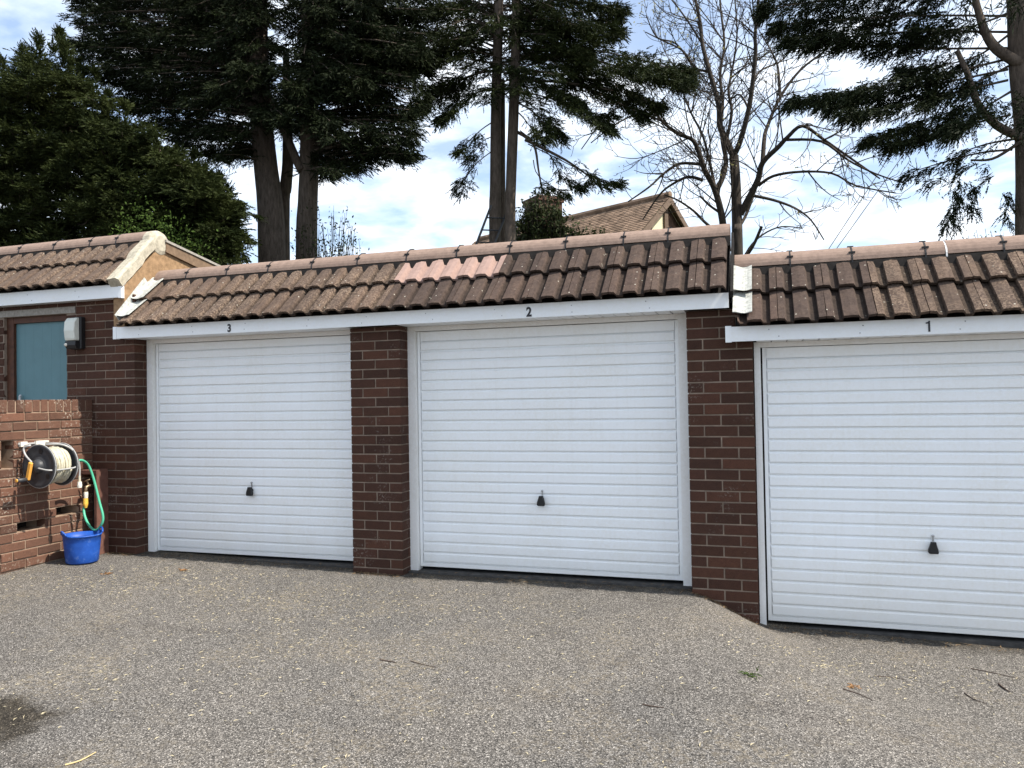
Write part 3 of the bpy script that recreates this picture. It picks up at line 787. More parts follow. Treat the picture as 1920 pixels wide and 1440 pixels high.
# wire frame: arm to the front hub, horizontal rail, rear hoop
fr = MB()
fr.tube(smooth_pts([(WX+.01, YF+.02, AZ+.165), (AX-.08, YF-.015, AZ+.170), (AX-.125, YF-.035, AZ+.15), (AX-.10, YF-.04, AZ+.09), (AX-.01, YF-.045, AZ+.02)], 6), .008, 8)
fr.tube(smooth_pts([(AX+.03, YF-.045, AZ-.01), (AX+.135, YF-.02, AZ-.03), (AX+.155, YF+.15, AZ-.03), (AX+.155, YB, AZ-.02), (AX+.12, YB+.05, AZ-.01)], 6), .007, 8)
fr.tube(smooth_pts([(AX-.05, YB-.11, AZ+.170), (AX+.07, YB-.06, AZ+.166), (AX+.125, YB+.0, AZ+.11), (AX+.152, YB+.03, AZ+.0), (AX+.155, YB+.03, AZ-.12)], 7), .0075, 8)
fr.tube([(WX+.012, YF-.03, AZ+.178), (WX+.012, YB+.04, AZ+.178)], .009, 8); fr.tube([(WX+.012, YB, AZ+.178), (AX-.03, YB+.02, AZ+.17), (AX, YB+.03, AZ)], .008, 8)
fr.build('tube_frame', M_TUBE, rl, smooth=True)
for yy in (YF+.01, YF+.15, YB): MB().box(WX+.001, WX+.030, yy-.03, yy+.03, AZ+.158, AZ+.198).build('wall_bracket', M_WPL, rl)
MB().tube(smooth_pts([(AX+.155, YB+.03, AZ-.10), (AX+.156, YB+.03, AZ-.15)], 4), [.009]*5, 8).build('hose_end', M_HOSE, rl)
MB().lathe([(0, 0), (.016, 0), (.019, -.03), (.017, -.05), (0, -.05)], (AX+.156, YB+.03, AZ-.148), 'z', 12).build('end_connector', M_WPL, rl)
cr = MB(); cr.box(-.021, .021, -.012, .012, -.115, .035)
cr = cr.build('crank', M_ORNG, rl, (AX-.01, YF-.075, AZ+.005), (0, R(14), 0)); cr.modifiers.new('b', 'BEVEL').width = .009
q = MB().lathe([(0, 0), (.015, 0), (.018, -.03), (.016, -.085), (0, -.088)], (AX-.038, YF-.085, AZ-.10), 'y', 12); q.build('crank_grip', M_GREYP, rl, smooth=True)
MB().lathe([(0, -.004), (.013, -.003), (.015, .004)], (AX-.038, YF-.172, AZ-.10), 'y', 12).build('grip_end', M_ORNG, rl)
under(rl)

# ---- bulkhead light with motion sensor
wl = empty('wall_light', (-5.97, 0, 2.03)); tag(wl, 'black outdoor wall light with frosted cover and motion sensor beside the teal door', 'light')
LX0, LX1 = -5.985, -5.865
bp = MB().box(LX0+.012, LX1+.012, -.055, -.001, 1.885, 2.18); bp = bp.build('back_plate', M_BLACK, wl); bp.modifiers.new('b', 'BEVEL').width = .008
M_DIFF = simple('frosted_cover', (.60, .62, .56), .35, .5, var=.05)
pr = [(-.056, 2.172), (-.085, 2.168), (-.112, 2.13), (-.120, 2.05), (-.112, 1.985), (-.105, 1.962), (-.056, 1.962)]
df_ = MB().prism_x(pr, LX0, LX1).build('diffuser', M_DIFF, wl); df_.modifiers.new('b', 'BEVEL').width = .006
sn = MB().prism_x([(-.056, 1.958), (-.10, 1.958), (-.105, 1.92), (-.09, 1.89), (-.056, 1.888)], LX0, LX1).build('sensor_housing', M_BLACK, wl)
MB().lathe([(0, -.018), (.012, -.014), (.017, 0)], (-5.975, -.098, 1.925), 'y', 14).build('sensor_lens', M_WPL, sn, smooth=True)
under(wl)

# ------------------------------------------------------------------ plants
def leaf_mat(name, c0, c1, trans=.25, rough=.6):
    M, n, b = new_mat(name, rough, .08)
    f = noise(n, 1.7, 5, .7, 'World'); f2 = noise(n, 14, 3, .6, 'World')
    base = rampo(n, f, [(.3, c0), (.7, c1)])
    base = mixc(n, rampo(n, f2, [(.35, g3(.5)), (.65, g3(0))]), base, mixc(n, 1.0, base, (.55, .6, .6), 'MULTIPLY'))
    n.links.new(base, b.inputs['Base Color'])
    tr = n.nodes.new('ShaderNodeBsdfTranslucent'); n.links.new(base, tr.inputs[0])
    ms = n.nodes.new('ShaderNodeMixShader'); ms.inputs[0].default_value = trans
    n.links.new(b.outputs[0], ms.inputs[1]); n.links.new(tr.outputs[0], ms.inputs[2])
    n.links.new(ms.outputs[0], n.nodes['Material Output'].inputs['Surface'])
    return M
def bark_mat(name, col):
    M, n, b = new_mat(name, .92, .15)
    mp_ = n.nodes.new('ShaderNodeMapping'); mp_.inputs['Scale'].default_value = (9, 9, 2.2); n.links.new(coords(n, 'World'), mp_.inputs[0])
    f = noise(n, 2.2, 7, .7, vec=mp_.outputs[0])
    n.links.new(rampo(n, f, [(.3, tuple(c*.45 for c in col)), (.55, col), (.75, tuple(c*1.5 for c in col))]), b.inputs['Base Color'])
    bump(n, b, f, .9, .03)
    return M
M_CON = leaf_mat('conifer_dark', (.011, .016, .008), (.022, .030, .011), .08)
M_CON3 = leaf_mat('conifer_olive', (.012, .019, .008), (.034, .043, .012), .10)
M_LEY = leaf_mat('leyland_green', (.015, .023, .008), (.056, .069, .021), .16)
M_SHR = leaf_mat('shrub_green', (.050, .088, .018), (.092, .140, .032), .3)
M_IVY = leaf_mat('ivy_green', (.02, .03, .012), (.05, .06, .022), .15)
M_BUD = leaf_mat('spring_buds', (.35, .34, .14), (.48, .44, .20), .4)
M_BARK = bark_mat('bark_grey_brown', (.115, .092, .074)); M_BARKD = bark_mat('bark_dark', (.075, .060, .048)); M_TWIG = bark_mat('twig_bark', (.060, .050, .042))

DENS = 1.0
def unit(a): return a/(np.linalg.norm(a, axis=-1, keepdims=True)+1e-9)
def sprays(O, D, Ln, wid, nl=9, droop=.25, spread=.75):
    """flat feathery shoots: nl thin leaflets set alternately along each axis"""
    n = len(O); up = np.array((0, 0, 1.))
    side = unit(np.cross(D, up)+rng.normal(0, .35, (n, 3))); Vs = []
    for j in range(nl):
        t = (j+.6)/nl; sg = 1 if j % 2 else -1
        base = O+D*(Ln*t)[:, None]; base[:, 2] -= droop*Ln*t*t
        ld = unit(D*.9+side*(sg*spread*(1.1-t))+rng.normal(0, .16, (n, 3))-up*droop*t) if j < nl-1 else unit(D-up*droop)
        ll = Ln*(.50-.24*t)*rng.uniform(.75, 1.2, n)
        pw = unit(np.cross(ld, rng.normal(0, 1, (n, 3))+up*.6))*(wid*rng.uniform(.7, 1.3, n))[:, None]
        Vs.append(np.stack([base-pw, base+pw, base+ld*ll[:, None]], 1))
    V = np.concatenate(Vs, 0).reshape(-1, 3)
    return V
def tri_mesh(name, V, mat): return fast_mesh(name, V, np.arange(len(V)).reshape(-1, 3), mat)
def bough_sprays(P, r, per_m, t0=.3, flat=.5, droop=.3, Lr=(.25, .45), outward=.6):
    """side branchlets fan out flat from a limb polyline P and carry short shoots: layered plates with ragged rims"""
    P = np.array(smooth_pts(P, 5)); seg = np.linalg.norm(np.diff(P, axis=0), axis=1); L = seg.sum(); cum = np.concatenate([[0], np.cumsum(seg)])/L
    nb = max(4, int(DENS*per_m*.30*L*(1-t0)))
    t = t0+(1-t0)*rng.uniform(0, 1, nb)**.8; t = np.where(rng.uniform(0, 1, nb) < .14, 1.0, t)
    C = np.stack([np.interp(t, cum, P[:, k]) for k in range(3)], 1)
    T = unit(np.stack([np.interp(np.minimum(t+.05, 1), cum, P[:, k])-np.interp(np.maximum(t-.10, 0), cum, P[:, k]) for k in range(3)], 1))
    prof = np.sin(np.pi*np.clip(.22+.72*(t-t0)/(1-t0), 0, 1))**.7
    side = unit(np.cross(T, np.array((0, 0, 1.))))*rng.choice([-1, 1], nb)[:, None]
    B = unit(T*rng.uniform(.4, 1.1, nb)[:, None]+side*rng.uniform(.3, 1.0, nb)[:, None]+np.array((0, 0, 1.))*rng.normal(-.10*droop, .28*flat, nb)[:, None])
    bl = r*prof*rng.uniform(.6, 1.35, nb)
    m_ = 6
    q = np.tile(np.linspace(.15, 1, m_), nb)+rng.uniform(-.08, .08, nb*m_); rp = lambda a: np.repeat(a, m_, 0)
    O = rp(C)+rp(B)*(q*rp(bl))[:, None]+rng.normal(0, .022, (nb*m_, 3)); O[:, 2] -= droop*.35*rp(bl)*q*q
    D = unit(rp(B)*.9+rng.normal(0, .42, (nb*m_, 3))*np.array((1, 1, .55))+np.array((0, 0, -droop*.35)))
    return O, D, rng.uniform(Lr[0], Lr[1], nb*m_)
def in_poly(p, poly):
    x, y = p; c = False; n = len(poly)
    for i in range(n):
        x1, y1 = poly[i]; x2, y2 = poly[(i+1) % n]
        if (y1 > y) != (y2 > y) and x < (x2-x1)*(y-y1)/(y2-y1)+x1: c = not c
    return c
def poly_tips(poly, n, edge):
    xs = [p[0] for p in poly]; ys = [p[1] for p in poly]; out = []
    while len(out) < n:
        p = (rnd.uniform(min(xs), max(xs)), rnd.uniform(min(ys), max(ys)))
        if in_poly(p, poly): out.append(p)
    segs = [(poly[i], poly[(i+1) % len(poly)]) for i in range(len(poly))]
    for a, b_ in segs:
        L = math.hypot(a[0]-b_[0], a[1]-b_[1])
        for _ in range(int(L/edge)):
            t = rnd.random(); out.append((a[0]+(b_[0]-a[0])*t, a[1]+(b_[1]-a[1])*t))
    return out
def tree(name, label, trunks, foliage, limbs, mat, bark, base, wid, group=None, nl=9, droop=.25):
    """trunks: list of (points, radii); foliage: list of (O, D, L); limbs: list of (points, r0, r1)"""
    root = empty(name, base); tag(root, label, 'tree', group)
    for P, rr in trunks: MB().tube(smooth_pts(P, 4), np.interp(np.linspace(0, 1, 4*(len(P)-1)+1), np.linspace(0, 1, len(rr)), rr), 12).build('trunk', bark, root, smooth=True)
    mb = MB()
    for P, r0, r1 in limbs:
        Q = smooth_pts(P, 4); mb.tube(Q, list(np.linspace(r0, r1, len(Q))), 5)
    if limbs: mb.build('limbs', bark, root, smooth=True)
    O = np.concatenate([f[0] for f in foliage]); D = np.concatenate([f[1] for f in foliage]); L = np.concatenate([f[2] for f in foliage])
    inst('crown', tri_mesh('crown', sprays(O, D, L, wid, nl, droop), mat), root)
    under(root); return root
def poly_tree(polys, trunk_px, y0, depth, n, edge, r=(.28, .5), per_m=26, rise=.15, Lr=(.12, .24), clear=None, **kw):
    """limbs reach from the stem nearest to each tip out to tips spread through the crown"""
    fol, limbs = [], []
    for poly in polys:
        for (px, py) in poly_tips(poly, n, edge):
            tpx = min(trunk_px, key=lambda q: abs(q-px)+rnd.uniform(0, 60))
            dy = rnd.uniform(-depth, depth)*(1-.5*min(1, abs(px-tpx)/400))
            if clear and clear[0] < px < clear[1] and py > clear[2]: dy = abs(dy)+.35
            tip = at(px, py, y0+dy)
            st = at(tpx, py+(rnd.uniform(-.1, .35) if rise >= 0 else rnd.uniform(.3, .9))*abs(px-tpx)*abs(rise)*4, y0); st[2] = max(st[2], 1.0)
            mid = (st+tip)/2+np.array((0, 0, rnd.uniform(.0, .25)*(1 if rise >= 0 else -1)))
            L = np.linalg.norm(tip-st)
            t0 = max(.0, 1-1.5/max(L, .01)) if L > 1.5 else .1
            fol.append(bough_sprays([st, mid, tip], rnd.uniform(*r), per_m, t0=t0, Lr=Lr, **kw))
            limbs.append(([st, mid, tip], .010+.006*min(3, L), .005))
    return fol, limbs

def pxl_(pts, y): return [at(px, py, y) for px, py in pts]
# big dark conifer with three stems
y0 = 7.6
poly = [(135, -20), (152, 60), (140, 92), (185, 132), (195, 165), (255, 205), (300, 245), (335, 262), (395, 290), (430, 300), (470, 265), (505, 215), (530, 240), (548, 250), (580, 225), (600, 290), (612, 335), (640, 318), (690, 305), (705, 292), (775, 290), (742, 276), (790, 237), (752, 222), (800, 192), (798, -20)]
polyup = [(170, -20), (260, -260), (480, -640), (620, -640), (760, -260), (800, -20)]
f1, l1 = poly_tree([poly], [500, 578], y0, 1.7, 500, 14, per_m=38, clear=(455, 615, 235))
f2, l2 = poly_tree([polyup], [500, 578], y0, 1.6, 70, 200, per_m=14, r=(.4, .7), Lr=(.35, .6))
def pxl(pts, y): return [at(px, py, y) for px, py in pts]
def foot(px, py, y): p = at(px, py, y); return np.array((p[0], p[1], -.2))
trk = [([foot(512, 490, y0), *pxl([(510, 480), (506, 380), (497, 300), (488, 180), (484, 0), (480, -350)], y0)], [.30, .27, .25, .23, .2, .17, .05]),
       ([foot(574, 490, y0), *pxl([(575, 480), (577, 380), (580, 300), (580, 180), (580, 0), (575, -420)], y0)], [.24, .21, .19, .185, .17, .15, .05]),
       ([foot(530, 490, y0+.5), *pxl([(531, 420), (536, 350), (540, 280), (536, 100)], y0+.5)], [.16, .13, .12, .11, .06]),
       (pxl([(566, 320), (556, 300), (540, 262), (522, 228), (505, 180)], y0-.15), [.09, .085, .075, .06, .03])]
tree('conifer_tree', 'tall dark conifer with thick twin trunks rising behind garage 3', trk, f1+f2, l1+l2, M_CON, M_BARK, trk[0][0][0], .011, nl=7, droop=.15)

def plumes(pts, y0, depth, hgt, lean=0.0):
    out = []
    for px, py in pts:
        b0 = at(px+rnd.uniform(-8, 8), py+35, y0+rnd.uniform(-depth, depth)); h = rnd.uniform(*hgt); l = np.array((rnd.gauss(lean, .10), rnd.gauss(0, .08), 1.0))
        out.append(bough_sprays([b0, b0+l*h*.5, b0+l*h+np.array((rnd.gauss(.04, .05), 0, 0))], .13, 150, t0=.05, Lr=(.09, .17), flat=1.0, droop=-.5))
    return out
# leyland cypresses at the far left
y0 = 6.2
pa = [(-140, 470), (-140, 160), (0, 158), (20, 140), (45, 150), (62, 122), (78, 106), (92, 136), (112, 142), (128, 134), (150, 160), (185, 215), (220, 258), (240, 470)]
f1, l1 = poly_tree([pa], [-60, 40, 130, 210], y0, 1.3, 520, 14, per_m=48, rise=-.12, droop=-.25, Lr=(.12, .22), r=(.25, .42))
f1 += plumes([(-60, 150), (-10, 140), (8, 128), (38, 112), (46, 128), (76, 92), (88, 100), (112, 120), (128, 116), (140, 126), (155, 150), (172, 178), (188, 195), (60, 200), (120, 190), (20, 210)], y0, .9, (.35, .75))
t_ = [([foot(60, 480, y0), *pxl([(60, 400), (62, 320), (66, 240)], y0)], [.16, .12, .07, .02])]
tree('leyland_cypress', 'dense green cypress at the far left edge above the outbuilding roof', t_, f1, l1, M_LEY, M_BARKD, t_[0][0][0], .011, 'cypresses behind the outbuilding', droop=.05)
y0 = 6.0
pb = [(180, 480), (185, 215), (250, 255), (310, 292), (360, 315), (395, 335), (415, 375), (445, 398), (418, 425), (440, 444), (425, 490)]
f1, l1 = poly_tree([pb], [230, 300, 370], y0, 1.2, 420, 11, per_m=48, rise=-.10, droop=-.1, Lr=(.12, .22), r=(.25, .42))
f1 += plumes([(205, 205), (228, 222), (250, 238), (272, 255), (300, 272), (325, 288), (352, 302), (380, 318), (400, 335), (420, 365), (240, 290), (300, 330), (340, 370), (270, 310)], y0, .8, (.25, .55), .15)
for q in ([(390, 400), (430, 395), (474, 402)], [(385, 430), (425, 432), (462, 448)], [(395, 380), (420, 372), (446, 380)], [(400, 455), (430, 462), (452, 478)]): f1.append(bough_sprays(pxl_(q, y0-.2), .22, 90, t0=.25, Lr=(.10, .2), flat=.5, droop=.35))
t_ = [([foot(300, 480, y0), *pxl([(300, 400), (290, 330), (285, 280)], y0)], [.15, .12, .08, .02])]
tree('leyland_cypress', 'green cypress sloping down to the right between outbuilding and dark conifer', t_, f1, l1, M_LEY, M_BARKD, t_[0][0][0], .011, 'cypresses behind the outbuilding', droop=.1)

# twin-stemmed conifer behind garage 2
y0 = 8.5
B3 = [([(935, 40), (800, 60), (652, 88)], .42), ([(935, 90), (820, 110), (690, 128)], .42), ([(930, 130), (860, 150), (795, 196)], .34), ([(925, 10), (800, 20), (700, 20)], .5), ([(925, 60), (860, 90), (770, 110)], .5),
      ([(928, 165), (880, 180), (828, 222)], .26), ([(928, 120), (890, 140), (840, 160)], .4), ([(930, 225), (900, 245), (858, 285)], .20), ([(928, 280), (895, 305), (856, 352)], .16), ([(928, 255), (905, 265), (880, 300)], .14),
      ([(960, 20), (1050, 0), (1165, 18)], .32), ([(965, 60), (1060, 60), (1148, 40)], .34), ([(960, 90), (1050, 95), (1150, 62)], .30), ([(965, 85), (1120, 95), (1287, 136)], .42), ([(965, 110), (1100, 120), (1270, 160)], .40), ([(968, 130), (1120, 150), (1225, 196)], .34),
      ([(968, 150), (1080, 160), (1205, 215)], .30), ([(968, 170), (1050, 190), (1135, 232)], .26), ([(968, 140), (1020, 160), (1080, 190)], .38), ([(965, 190), (1000, 210), (1035, 250)], .30), ([(965, 60), (1020, 80), (1090, 110)], .45), ([(960, 30), (1010, 40), (1060, 60)], .45),
      ([(965, 205), (985, 225), (1010, 262)], .22), ([(975, 245), (1030, 290), (1055, 335), (1085, 350)], .17), ([(990, 270), (1070, 310), (1120, 335), (1160, 345)], .15), ([(1000, 300), (1010, 330), (1060, 365)], .15), ([(1060, 210), (1110, 225), (1140, 215)], .2), ([(1000, 215), (1040, 235), (1055, 262)], .2)]
fol, lim = [], []
for pts, r_ in B3:
    for c in range(3 if r_ > .22 else 2):
        yo = rnd.uniform(-1.1, 1.1) if c else 0
        P = [at(px+rnd.uniform(-14, 14)*(c > 0), py+rnd.uniform(-10, 10)*(c > 0), y0+yo*(i/(len(pts)-1))) for i, (px, py) in enumerate(pts)]
        fol.append(bough_sprays(P, r_, 105 if r_ > .22 else 70, t0=.28 if r_ > .24 else .45, Lr=(.11, .21), flat=.55, droop=.2)); 
        if c == 0: lim.append((P, .022*min(1, r_/.3), .006))
pu = [(640, -20), (700, -300), (900, -640), (1000, -640), (1200, -260), (1180, -20)]
f2, l2 = poly_tree([pu], [940], y0, 1.5, 70, 220, per_m=16, r=(.4, .6), Lr=(.3, .5))
pin = [(790, 0), (790, 110), (860, 150), (905, 190), (1000, 190), (1090, 150), (1120, 60), (1110, 0)]
f3, l3 = poly_tree([pin], [930, 955], y0, 1.2, 110, 400, per_m=44, r=(.25, .4), Lr=(.11, .21))
for pts in ([(965, 245), (1000, 270), (1010, 320), (1020, 380)], [(985, 262), (1060, 300), (1110, 335)], [(965, 150), (1060, 155), (1150, 170)], [(962, 105), (1080, 108), (1180, 130)], [(958, 40), (1010, 20), (1050, -10)]):
    lim.append((pxl(pts, y0-.1), .035, .012))
t_ = [([foot(928, 450, y0), *pxl([(928, 440), (929, 350), (930, 200), (934, 60), (938, -120), (938, -500)], y0)], [.13, .115, .11, .10, .095, .08, .03]),
      ([foot(957, 450, y0-.2), *pxl([(957, 440), (958, 350), (962, 240), (966, 120), (968, 0), (960, -300)], y0-.2)], [.12, .105, .10, .10, .095, .085, .04]),
      ([foot(940, 450, y0+.4), *pxl([(940, 400), (940, 250), (942, 150)], y0+.4)], [.10, .09, .08, .05])]
tree('conifer_tree', 'slender twin-stemmed conifer with drooping boughs behind garage 2', t_, fol+f2+f3, lim+l2+l3, M_CON3, M_BARK, t_[0][0][0], .010, nl=7, droop=.15)

# conifer at the right edge
y0 = 7.2
B5 = [([(1905, 0), (1700, -15), (1440, 15)], .36), ([(1900, 30), (1700, 30), (1470, 45)], .30), ([(1900, 60), (1690, 60), (1500, 80)], .30), ([(1895, 90), (1700, 90), (1545, 75)], .36), ([(1890, 110), (1720, 150), (1494, 190)], .26), ([(1890, 130), (1740, 160), (1560, 190)], .26), ([(1890, 150), (1760, 180), (1600, 215)], .25),
      ([(1895, 180), (1790, 215), (1640, 255)], .20), ([(1895, 215), (1790, 240), (1680, 270)], .24), ([(1898, 60), (1820, 110), (1700, 130)], .36), ([(1898, 120), (1840, 150), (1750, 190)], .32), ([(1898, 170), (1850, 200), (1800, 240)], .30), ([(1900, 20), (1820, 50), (1730, 60)], .4),
      ([(1898, 280), (1820, 290), (1700, 325)], .22), ([(1898, 300), (1830, 310), (1750, 340)], .2), ([(1905, 330), (1860, 330), (1830, 350)], .2), ([(1905, 260), (1850, 270), (1790, 290)], .22), ([(1792, 300), (1790, 360), (1772, 425)], .10), ([(1800, 300), (1796, 350), (1795, 420)], .10), ([(1808, 320), (1815, 360), (1828, 395)], .09), ([(1900, 370), (1890, 385), (1893, 415)], .10),
      ([(1905, 340), (1880, 350), (1890, 370)], .2), ([(1910, 120), (1930, 200), (1990, 260)], .5), ([(1910, 60), (1960, 100), (2060, 160)], .5), ([(1915, 0), (1990, 20), (2120, 60)], .5), ([(1915, 220), (1960, 300), (2020, 340)], .4)]
fol, lim = [], []
for pts, r_ in B5:
    for c in range(1 if pts[0][1] > 255 else 3 if r_ > .18 else 2):
        yo = rnd.uniform(-1.2, 1.2) if c else 0
        P = [at(px+rnd.uniform(-16, 16)*(c > 0), py+rnd.uniform(-12, 12)*(c > 0), y0+yo*(i/(len(pts)-1))) for i, (px, py) in enumerate(pts)]
        fol.append(bough_sprays(P, r_, (55 if pts[0][1] > 255 else 80) if r_ > .18 else 50, t0=.2 if r_ > .18 else .15, Lr=(.11, .22), flat=.45, droop=.45)); 
        if c == 0 and r_ > .2: lim.append((P, .020, .006))
pu = [(1440, -20), (1600, -260), (1850, -600), (1960, -600), (2200, -260), (2250, 60), (1950, 0)]
f2, l2 = poly_tree([pu], [1910], y0, 1.6, 70, 220, per_m=16, r=(.4, .6), Lr=(.3, .5))
for pts, r0 in (([(1915, 120), (1870, 92), (1848, 60), (1835, 20), (1822, -30)], .085), ([(1918, 258), (1870, 235), (1835, 195), (1815, 140), (1795, 95)], .07), ([(1918, 262), (1900, 275), (1860, 298), (1820, 300)], .03)):
    lim.append((pxl(pts, y0-.1), r0, r0*.5))
t_ = [([foot(1925, 450, y0), *pxl([(1936, 440), (1934, 340), (1930, 240), (1918, 120), (1911, 0), (1900, -400)], y0)], [.24, .22, .20, .19, .18, .16, .05])]
tree('conifer_tree', 'dark conifer at the right edge with boughs hanging over garage 1', t_, fol+f2, lim+l2, M_CON, M_BARK, t_[0][0][0], .010, nl=7, droop=.3)

# bare deciduous tree
y0 = 11.0
bt = empty('bare_tree', foot(1383, 470, y0)); tag(bt, 'bare spreading tree with only a few buds behind garages 1 and 2', 'tree')
wood = MB(); twig = MB(); tips = []
def grow(P, r0, r1, depth, sides=5, mb=None):
    P = [np.asarray(p, float) for p in P]
    Q = smooth_pts(P, 4); rr = np.linspace(r0, r1, len(Q))
    (mb or (wood if r0 > .02 else twig)).tube(Q, list(rr), sides, cap=False)
    if depth == 0:
        tips.append(Q[-1]); return
    L = sum(np.linalg.norm(Q[i+1]-Q[i]) for i in range(len(Q)-1))
    nchild = int(max(2, L*(3.0 if depth == 3 else 4.2 if depth == 2 else 4.0)))
    for c in range(nchild):
        t = rnd.uniform(.22, 1.0); i = min(int(t*(len(Q)-1)), len(Q)-2)
        d = unit(Q[i+1]-Q[i]); ra = rr[i]
        side = unit(np.cross(d, rng.normal(0, 1, 3)))
        nd = unit(d*.75+side*rnd.uniform(.5, 1.0)+np.array((0, 0, .12)))
        l = (L*rnd.uniform(.22, .42) if depth == 3 else L*rnd.uniform(.3, .55))*(1.1-.35*t)
        l = min(max(l, .22), 1.7)
        curl = unit(rng.normal(0, 1, 3))*.28; sag = np.array((0, 0, rnd.uniform(-.35, .25)))
        p0 = Q[i]; pts = [p0]; dd_ = nd.copy()
        for s_ in range(3):
            dd_ = unit(dd_+curl*.5+sag*.5+(np.array((0, 0, .35)) if s_ == 2 else 0)+rng.normal(0, .12, 3)); pts.append(pts[-1]+dd_*l/3)
        r_ = min(ra*.62, .016 if depth == 3 else .0105 if depth == 2 else .0075)
        grow(pts, max(r_, .0065), .0048, depth-1, 4 if depth == 3 else 3)
LIMBS = [([(1383, 470), (1382, 420), (1380, 350), (1376, 292)], 10, 8.5, 0, 0),
 ([(1376, 292), (1362, 265), (1350, 235), (1347, 195), (1330, 133), (1317, 83), (1313, 43), (1298, -30), (1285, -120)], 6.5, 2, .6, 3),
 ([(1376, 292), (1388, 265), (1404, 205), (1412, 150), (1417, 95), (1416, 65), (1422, 0), (1430, -120)], 5.5, 2, -.7, 3),
 ([(1358, 470), (1356, 425), (1349, 385), (1338, 350), (1322, 320), (1310, 285), (1298, 262), (1270, 250), (1240, 226), (1222, 200)], 7.5, 2, -.9, 3),
 ([(1343, 358), (1356, 330), (1361, 300), (1355, 268), (1352, 230), (1355, 190), (1350, 140), (1358, 80), (1350, 0), (1352, -100)], 5, 1.5, .8, 3),
 ([(1341, 352), (1332, 310), (1318, 255), (1296, 212), (1276, 160), (1262, 110)], 3, 1.2, 1.2, 3),
 ([(1312, 308), (1275, 307), (1245, 325), (1218, 350), (1178, 378)], 3, 1.2, -1.2, 3),
 ([(1318, 338), (1290, 332), (1260, 346), (1236, 366), (1205, 412)], 3.2, 1.2, -.5, 3),
 ([(1388, 402), (1405, 370), (1422, 335), (1430, 305), (1460, 275), (1476, 258), (1505, 236), (1545, 262), (1600, 300), (1650, 335)], 6.5, 1.2, -.8, 3),
 ([(1430, 305), (1433, 262), (1438, 240), (1463, 182), (1500, 132), (1548, 94), (1570, 70)], 4.2, 1.2, .7, 3),
 ([(1463, 182), (1459, 130), (1452, 108), (1440, 85), (1425, 60)], 2.6, 1, 1.0, 2),
 ([(1422, 348), (1450, 330), (1500, 322), (1560, 325), (1605, 348), (1680, 362)], 3, 1, -.7, 3),
 ([(1408, 366), (1450, 375), (1490, 390), (1520, 412), (1545, 450)], 3, 1, .6, 3),
 ([(1355, 402), (1330, 385), (1313, 368)], 2.6, 1.5, -.4, 1),
 ([(1354, 445), (1320, 415), (1300, 395), (1272, 376), (1246, 365)], 3, 1.2, -1.0, 2),
 ([(1475, 262), (1540, 265), (1590, 300), (1640, 325), (1700, 345)], 2.6, .9, -1.2, 3),
 ([(1240, 226), (1195, 215), (1150, 236), (1108, 268)], 2.2, .9, -1.4, 3),
 ([(1222, 200), (1190, 190), (1140, 215), (1090, 280)], 2.0, .9, -1.0, 3),
 ([(1362, 265), (1372, 210), (1366, 170), (1375, 120), (1382, 60), (1376, -20)], 3.2, 1, .2, 3),
 ([(1404, 205), (1388, 178), (1372, 185), (1360, 200)], 2.2, 1, .4, 2),
 ([(1330, 133), (1305, 128), (1280, 95), (1240, 75), (1210, 60)], 2.6, .9, .5, 3),
 ([(1317, 83), (1290, 40), (1260, 0), (1225, -40)], 2.2, .9, .9, 3),
 ([(1300, 125), (1268, 82), (1232, 70), (1212, 30)], 2, .9, -.5, 3),
 ([(1386, 425), (1400, 400), (1420, 345)], 3, 2.5, .5, 1),
 ([(1384, 500), (1410, 465), (1428, 425)], 3, 2.6, -.5, 1),
 ([(1384, 505), (1405, 465), (1430, 440), (1465, 425), (1505, 428)], 2.2, .9, .3, 2),
 ([(1412, 150), (1430, 130), (1470, 110), (1500, 60), (1520, 10)], 2, .8, 1.0, 3)]
SAMP = []
for pts, r0, r1, dy, dep in LIMBS:
    k = 16.5/FPX
    ys_ = y0
    if SAMP: ys_ = min(SAMP, key=lambda q: (q[0]-pts[0][0])**2+(q[1]-pts[0][1])**2)[2]
    P = [at(px, py, ys_+(y0+dy-ys_)*(i/(len(pts)-1))) for i, (px, py) in enumerate(pts)]
    for i in range(len(pts)-1):
        for t in np.linspace(0, 1, 8): SAMP.append((pts[i][0]+(pts[i+1][0]-pts[i][0])*t, pts[i][1]+(pts[i+1][1]-pts[i][1])*t, ys_+(y0+dy-ys_)*((i+t)/(len(pts)-1))))
    if pts[0][1] == 470 and r0 > 5: P.insert(0, foot(pts[0][0], 470, y0))
    grow(P, r0*k, max(r1*k, .009), dep, 7, wood)
tr_ = wood.build('trunk', M_TWIG, bt, smooth=True); twig.build('twigs', M_TWIG, bt)
bd = []
for p in tips:
    if rnd.random() < (.75 if (p[0] < -1.1 and p[2] > 7.4) else .16):
        for _ in range(rnd.randint(2, 5)):
            c = p+rng.normal(0, .035, 3); u = unit(rng.normal(0, 1, 3)); w = unit(np.cross(u, rng.normal(0, 1, 3))); s_ = rnd.uniform(.02, .045)
            bd.append([c-w*s_*.4, c+w*s_*.4, c+u*s_])
o = inst('buds', tri_mesh('buds', np.array(bd).reshape(-1, 3), M_BUD), bt); o['kind'] = 'stuff'
under(bt)

